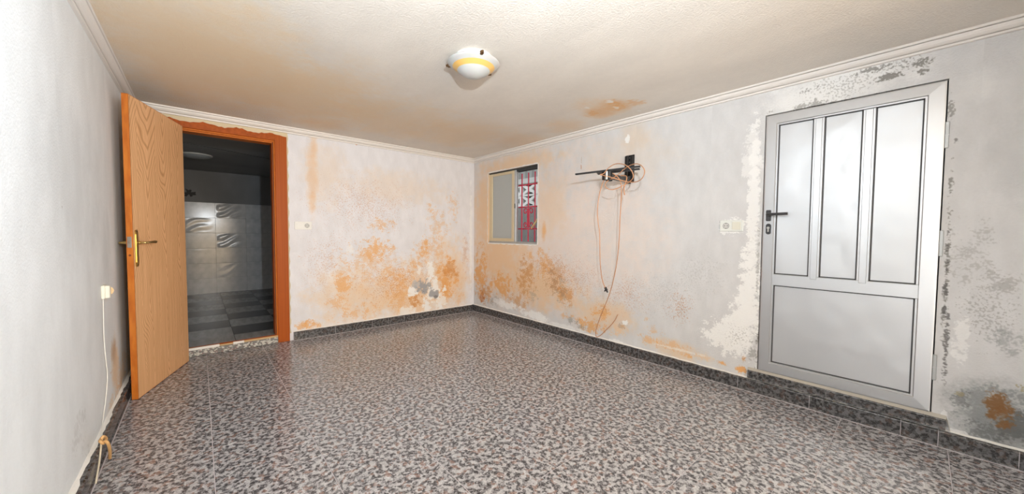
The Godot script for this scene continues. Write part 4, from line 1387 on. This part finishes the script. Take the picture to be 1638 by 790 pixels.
func bracket() -> void:
	var o := root("television_bracket", Vector3(0, 1.74, 2.505))
	tag(o, "black swivel television bracket projecting from the wall", "bracket")
	var off := -o.position
	var b := MB.new()
	b.t = Transform3D(Basis(), off)
	# wall plate: channel with slotted flanges
	b.box(Vector3(-0.010, 1.612, 2.462), Vector3(-0.0005, 1.866, 2.548), 0.002)
	b.box(Vector3(-0.034, 1.622, 2.466), Vector3(-0.010, 1.858, 2.500), 0.003)
	b.box(Vector3(-0.026, 1.622, 2.514), Vector3(-0.010, 1.850, 2.545), 0.003)
	put("wall_plate", b.done(), M.black, o)
	b = MB.new()
	b.t = Transform3D(Basis(), off)
	for y in [1.84, 1.80, 1.66, 1.635]:
		b = MB.new()
		b.t = Transform3D(Basis(), off)
		b.tube([Vector3(-0.009, y, 2.507), Vector3(-0.014, y, 2.507)], 0.006, 8, 1)
		put("bolt", b.done(), M.steel, o)
	pass
	# first arm out from the wall, knuckle
	b = MB.new()
	b.t = Transform3D(Basis(), off)
	var A := Vector3(-0.03, 1.632, 2.515)
	var K := Vector3(-0.44, 1.617, 2.575)
	var d := (K - A).normalized()
	var side := d.cross(Y3).normalized()
	var up := side.cross(d)
	b.prism([Vector2(-0.011, -0.022), Vector2(0.011, -0.022), Vector2(0.011, 0.022), Vector2(-0.011, 0.022)], A, side, up, K - A)
	put("arm", b.done(), M.blackgrey, o)
	b = MB.new()
	b.t = Transform3D(Basis(), off)
	b.tube([Vector3(-0.035, 1.600, 2.512), Vector3(-0.035, 1.664, 2.512)], 0.019, 16, 1)
	put("pivot", b.done(), M.black, o)
	b = MB.new()
	b.t = Transform3D(Basis(), off)
	b.tube([K + Vector3(0, -0.040, 0), K + Vector3(0, 0.052, 0)], 0.026, 18, 1)
	b.box(K + Vector3(-0.034, -0.030, -0.050), K + Vector3(0.016, 0.046, -0.012), 0.003)
	b.tube([K + Vector3(-0.02, -0.045, 0.018), K + Vector3(-0.02, -0.030, 0.018)], 0.010, 10, 1)
	put("knuckle", b.done(), M.black, o)
	b = MB.new()
	b.t = Transform3D(Basis(), off)
	b.tube([K + Vector3(-0.02, -0.028, -0.012), K + Vector3(-0.02, 0.040, -0.012)], 0.0165, 12, 1)
	put("pin", b.done(), M.steel, o)
	# screen plate, tipped flat: two long bars and a centre plate, seen from below
	var L := Vector3(-0.58, 1.644, 2.332)
	var R := Vector3(-0.36, 1.676, 2.808)
	var e := (R - L).normalized()
	var f := Vector3(e.z, 0.0, -e.x).normalized() * -1.0      # horizontally across the bars
	f = (f + Y3 * 0.06).normalized()
	var nn := e.cross(f).normalized()
	var names := [["bar", 0.0, 0.0, 1.0, 0.034], ["bar", 0.085, 0.34, 0.98, 0.034], ["centre_plate", 0.045, 0.33, 0.72, 0.11]]
	for q in names:
		b = MB.new()
		b.t = Transform3D(Basis(), off)
		var P0: Vector3 = L + e * ((R - L).length() * q[2]) - f * q[1]
		var P1: Vector3 = L + e * ((R - L).length() * q[3]) - f * q[1]
		var hw: float = q[4] * 0.5
		b.prism([Vector2(-hw, -0.0025), Vector2(hw, -0.0025), Vector2(hw, 0.0025), Vector2(-hw, 0.0025)], P0, f, nn, P1 - P0)
		if q[0] == "bar":
			b.prism([Vector2(hw - 0.003, -0.006), Vector2(hw, -0.006), Vector2(hw, 0.006), Vector2(hw - 0.003, 0.006)], P0, f, nn, P1 - P0)
		put(q[0], b.done(), M.black, o)

	# aerial cable: coil on the bracket and two long drops
	var c := root("aerial_cable", Vector3(-0.45, 1.2, 2.6))
	tag(c, "tan aerial cable coiled on the bracket and trailing down", "cable")
	var co := -c.position
	for q in [["coil", COIL, 0.0037], ["drop", DROP_PLUG, 0.0037], ["drop", DROP_LONG, 0.0037], ["stub", STUB, 0.005]]:
		b = MB.new()
		b.t = Transform3D(Basis(), co)
		b.tube(q[1], q[2], 7, 5)
		put(q[0], b.done(), M.cable, c)
	var pe: Vector3 = DROP_PLUG[-1]
	b = MB.new()
	b.t = Transform3D(Basis(), co)
	b.tube([pe + Vector3(0.004, 0.012, -0.008), pe + Vector3(-0.004, -0.012, 0.012)], 0.011, 10, 1)
	b.tube([pe + Vector3(-0.004, -0.010, 0.010), pe + Vector3(-0.008, -0.026, 0.024)], 0.0075, 10, 1)
	b.tube([pe + Vector3(0.0, -0.004, 0.0), pe + Vector3(0.0, -0.022, -0.012)], 0.006, 8, 1)
	put("plug", b.done(), M.blackgrey, c)

const COIL := [Vector3(-0.530, 1.625, 2.547), Vector3(-0.500, 1.637, 2.563), Vector3(-0.490, 1.679, 2.603), Vector3(-0.500, 1.698, 2.673), Vector3(-0.520, 1.679, 2.759), Vector3(-0.530, 1.636, 2.819), Vector3(-0.520, 1.587, 2.841), Vector3(-0.500, 1.559, 2.819), Vector3(-0.480, 1.533, 2.759), Vector3(-0.500, 1.506, 2.705), Vector3(-0.520, 1.492, 2.656), Vector3(-0.530, 1.507, 2.616), Vector3(-0.520, 1.535, 2.590), Vector3(-0.480, 1.571, 2.581), Vector3(-0.440, 1.598, 2.607), Vector3(-0.420, 1.630, 2.652), Vector3(-0.430, 1.667, 2.715), Vector3(-0.460, 1.679, 2.782), Vector3(-0.500, 1.673, 2.858), Vector3(-0.530, 1.642, 2.917), Vector3(-0.540, 1.601, 2.943), Vector3(-0.530, 1.558, 2.923), Vector3(-0.500, 1.539, 2.867), Vector3(-0.480, 1.541, 2.802), Vector3(-0.500, 1.554, 2.749), Vector3(-0.530, 1.574, 2.695), Vector3(-0.550, 1.598, 2.633), Vector3(-0.560, 1.617, 2.568)]
const DROP_PLUG := [Vector3(-0.460, 1.593, 2.536), Vector3(-0.470, 1.546, 2.525), Vector3(-0.470, 1.475, 2.502), Vector3(-0.460, 1.398, 2.481), Vector3(-0.450, 1.319, 2.469), Vector3(-0.440, 1.223, 2.473), Vector3(-0.430, 1.148, 2.480), Vector3(-0.420, 1.024, 2.479), Vector3(-0.400, 0.887, 2.471), Vector3(-0.370, 0.775, 2.465), Vector3(-0.350, 0.702, 2.472), Vector3(-0.330, 0.652, 2.485)]
const DROP_LONG := [Vector3(-0.500, 1.627, 2.646), Vector3(-0.500, 1.592, 2.692), Vector3(-0.490, 1.546, 2.715), Vector3(-0.470, 1.484, 2.710), Vector3(-0.440, 1.362, 2.688), Vector3(-0.400, 1.237, 2.657), Vector3(-0.360, 1.107, 2.629), Vector3(-0.310, 0.971, 2.588), Vector3(-0.260, 0.829, 2.537), Vector3(-0.200, 0.677, 2.466), Vector3(-0.150, 0.546, 2.393), Vector3(-0.100, 0.426, 2.313), Vector3(-0.060, 0.297, 2.237), Vector3(-0.045, 0.191, 2.191), Vector3(-0.040, 0.125, 2.181), Vector3(-0.040, 0.103, 2.197), Vector3(-0.035, 0.138, 2.245), Vector3(-0.030, 0.198, 2.298), Vector3(-0.022, 0.256, 2.348), Vector3(-0.015, 0.311, 2.384), Vector3(-0.006, 0.362, 2.405)]
const STUB := [Vector3(-0.300, 1.635, 2.595), Vector3(-0.300, 1.627, 2.643), Vector3(-0.320, 1.599, 2.664), Vector3(-0.330, 1.557, 2.657), Vector3(-0.330, 1.522, 2.646), Vector3(-0.330, 1.485, 2.649), Vector3(-0.330, 1.464, 2.653)]
const WALL_WIRE := [Vector3(-3.429, 0.762, 1.345), Vector3(-3.429, 0.686, 1.351), Vector3(-3.429, 0.584, 1.362), Vector3(-3.429, 0.495, 1.353), Vector3(-3.429, 0.400, 1.327), Vector3(-3.429, 0.323, 1.306), Vector3(-3.429, 0.261, 1.337), Vector3(-3.429, 0.193, 1.394), Vector3(-3.427, 0.139, 1.479), Vector3(-3.415, 0.118, 1.596), Vector3(-3.405, 0.118, 1.677)]
const WIRE_KNOT := [Vector3(-3.400, 0.131, 1.712), Vector3(-3.385, 0.175, 1.856), Vector3(-3.375, 0.156, 1.849), Vector3(-3.375, 0.151, 1.791), Vector3(-3.380, 0.179, 1.822), Vector3(-3.385, 0.161, 1.831), Vector3(-3.365, 0.168, 1.864), Vector3(-3.360, 0.141, 1.848), Vector3(-3.365, 0.085, 1.789), Vector3(-3.375, 0.023, 1.721)]
const FLOOR_WIRE := [Vector3(-3.395, 0.128, 1.764), Vector3(-3.397, 0.090, 1.771), Vector3(-3.397, 0.045, 1.821), Vector3(-3.397, 0.009, 1.881), Vector3(-3.397, -0.036, 1.941), Vector3(-3.397, -0.096, 2.046)]

func left_wall_things() -> void:
	var o := root("telephone_box", Vector3(XL, 0.798, 1.33))
	tag(o, "small cream box with a broken cover on the side wall", "junction box")
	boxpart("base", Vector3(0.0005, -0.036, -0.030), Vector3(0.016, 0.038, 0.030), 0.003, M.yellow_plastic, o)
	boxpart("cover", Vector3(0.014, -0.034, -0.004), Vector3(0.034, 0.036, 0.028), 0.004, M.yellow_plastic, o)
	var b := MB.new()
	b.tube([Vector3(0.010, 0.0, -0.052), Vector3(0.018, 0.002, -0.020)], 0.022, 10, 1, 0.026)
	put("terminal", b.done(), M.stick, o)
	var c := root("telephone_wire", Vector3(XL, 0.1, 1.35))
	tag(c, "thin painted wire running down to a knot by the floor", "wire")
	for q in [["run", WALL_WIRE, 0.0022, M.left_paint], ["knot", WIRE_KNOT, 0.006, M.cable_end], ["run", FLOOR_WIRE, 0.0035, M.cable_old]]:
		b = MB.new()
		b.t = Transform3D(Basis(), -c.position)
		b.tube(q[1], q[2], 7, 5)
		put(q[0], b.done(), q[3], c)

# ------------------------------------------------------------------ photographer's light, out of the picture
func flash_stand(at: Vector3, aim: Vector3) -> void:
	var o := root("photo_flash", Vector3(at.x, 0, at.z))
	tag(o, "small photographic flash on a light stand behind the viewer", "flash")
	var back := (at - aim).normalized()
	var b := MB.new()
	b.t = Transform3D(Basis.looking_at(-back, Y3), Vector3(0, at.y, 0) + back * 0.030)
	b.box(Vector3(-0.036, -0.024, 0.0), Vector3(0.036, 0.024, 0.10), 0.006)
	put("flash_head", b.done(), M.black, o)
	b = MB.new()
	b.t = Transform3D(Basis.looking_at(-back, Y3), Vector3(0, at.y, 0) + back * 0.0265)
	b.box(Vector3(-0.030, -0.018, 0.0), Vector3(0.030, 0.018, 0.004))
	put("flash_window", b.done(), M.flash_glow, o)
	var foot := Vector3(0, at.y - 0.03, 0) + back * 0.08
	b = MB.new()
	b.tube([foot, Vector3(foot.x, 0.30, foot.z)], 0.010, 10, 1)
	put("pole", b.done(), M.black, o)
	for k in 3:
		var a := TAU * k / 3.0 + 0.3
		b = MB.new()
		b.tube([Vector3(foot.x, 0.42, foot.z), Vector3(foot.x + cos(a) * 0.24, 0.008, foot.z + sin(a) * 0.24)], 0.007, 8, 1)
		put("leg", b.done(), M.black, o)

const FLASH_AIM := Vector3(-2.3, 2.2, 3.0)

func _ready() -> void:
	# camera
	var cam := Camera3D.new()
	cam.name = "camera"
	cam.fov = 69.25
	cam.near = 0.05
	cam.far = 100.0
	cam.transform = Transform3D(Basis(Vector3(0.75287, 0.00683, 0.65814), Vector3(0.02088, 0.99919, -0.03426), Vector3(-0.65784, 0.03954, 0.75212)), Vector3(-3.02276, 1.14087, 4.30237))
	add_child(cam)
	cam.current = true
	# sky and exposure
	var env := Environment.new()
	env.tonemap_mode = Environment.TONE_MAPPER_LINEAR
	env.tonemap_exposure = 1.24
	env.background_mode = Environment.BG_SKY
	var sm := ProceduralSkyMaterial.new()
	sm.sky_top_color = Color(0.78, 0.80, 0.82)
	sm.sky_horizon_color = Color(0.88, 0.88, 0.87)
	sm.ground_bottom_color = Color(0.45, 0.43, 0.40)
	sm.ground_horizon_color = Color(0.70, 0.68, 0.65)
	sm.sky_energy_multiplier = 1.4
	sm.ground_energy_multiplier = 1.4
	var sky := Sky.new()
	sky.sky_material = sm
	env.sky = sky
	env.sdfgi_enabled = true
	env.ssao_enabled = true
	env.ssil_enabled = true
	var we := WorldEnvironment.new()
	we.name = "environment"
	we.environment = env
	add_child(we)
	# added warm fill light, set in the invented doorway behind the viewer
	var rear_fill := AreaLight3D.new()
	rear_fill.name = "rear_fill_light"
	rear_fill.area_size = Vector2(1.76, 2.0)
	rear_fill.light_color = Color(1.0, 0.87, 0.69)
	rear_fill.light_energy = 14.0
	rear_fill.area_range = 20.0
	rear_fill.shadow_enabled = true
	rear_fill.position = Vector3(XL + 1.2, 1.03, ZR - 0.01)
	add_child(rear_fill)
	# added cool fill light at an invented right-wall opening, behind the viewer
	var side_fill := AreaLight3D.new()
	side_fill.name = "side_fill_light"
	side_fill.area_size = Vector2(1.66, 1.7)
	side_fill.light_color = Color(0.92, 0.97, 1.0)
	side_fill.light_energy = 20.0
	side_fill.area_range = 20.0
	side_fill.shadow_enabled = true
	side_fill.position = Vector3(-0.01, 1.125, 6.95)
	side_fill.rotation.y = PI / 2
	add_child(side_fill)
	# the photographer's flash, above and beside the camera
	var fl := SpotLight3D.new()
	fl.name = "flash_light"
	fl.position = Vector3(-2.82, 1.55, 4.35)
	fl.light_color = Color(0.91, 0.96, 1.0)
	fl.light_energy = 5.7
	fl.light_size = 0.025
	fl.spot_angle = 75.0
	fl.spot_angle_attenuation = 1.0
	fl.spot_range = 20.0
	fl.spot_attenuation = 2.0
	fl.shadow_enabled = true
	add_child(fl)
	fl.look_at_from_position(fl.position, FLASH_AIM, Y3)

	make_materials()
	M.dirty_mortar = plain(Color8(176, 170, 160), 0.9)
	M.left_paint = plain(Color8(226, 224, 218), 0.7)
	M.bronze_wood = plain(Color8(110, 52, 18), 0.6)
	M.handle_grey = plain(Color8(150, 150, 150), 0.4)
	M.grey_plastic = plain(Color8(196, 196, 194), 0.4)
	M.flash_glow = plain(Color8(240, 240, 240), 0.4)
	M.flash_glow.emission_enabled = true
	M.flash_glow.emission = Color(1, 1, 1)
	M.flash_glow.emission_energy_multiplier = 2.0
	shell()
	wooden_door()
	next_room()
	metal_door()
	window()
	dome_lamp(Vector3(-1.75, H, 2.483), "alabaster dome ceiling lamp with amber band and bronze clips")
	outlet("switch_socket", "white double plate with rocker switch and socket beside the doorway", Transform3D(Basis(), Vector3(-2.273, 1.160, 0.0005)), false, false)
	outlet("socket_plate", "yellowed socket plate patched into the wall near the metal door", Transform3D(Basis(Y3, -PI / 2), Vector3(-0.0005, 1.163, 3.280)), true, true)
	bracket()
	left_wall_things()
	flash_stand(fl.position, FLASH_AIM)
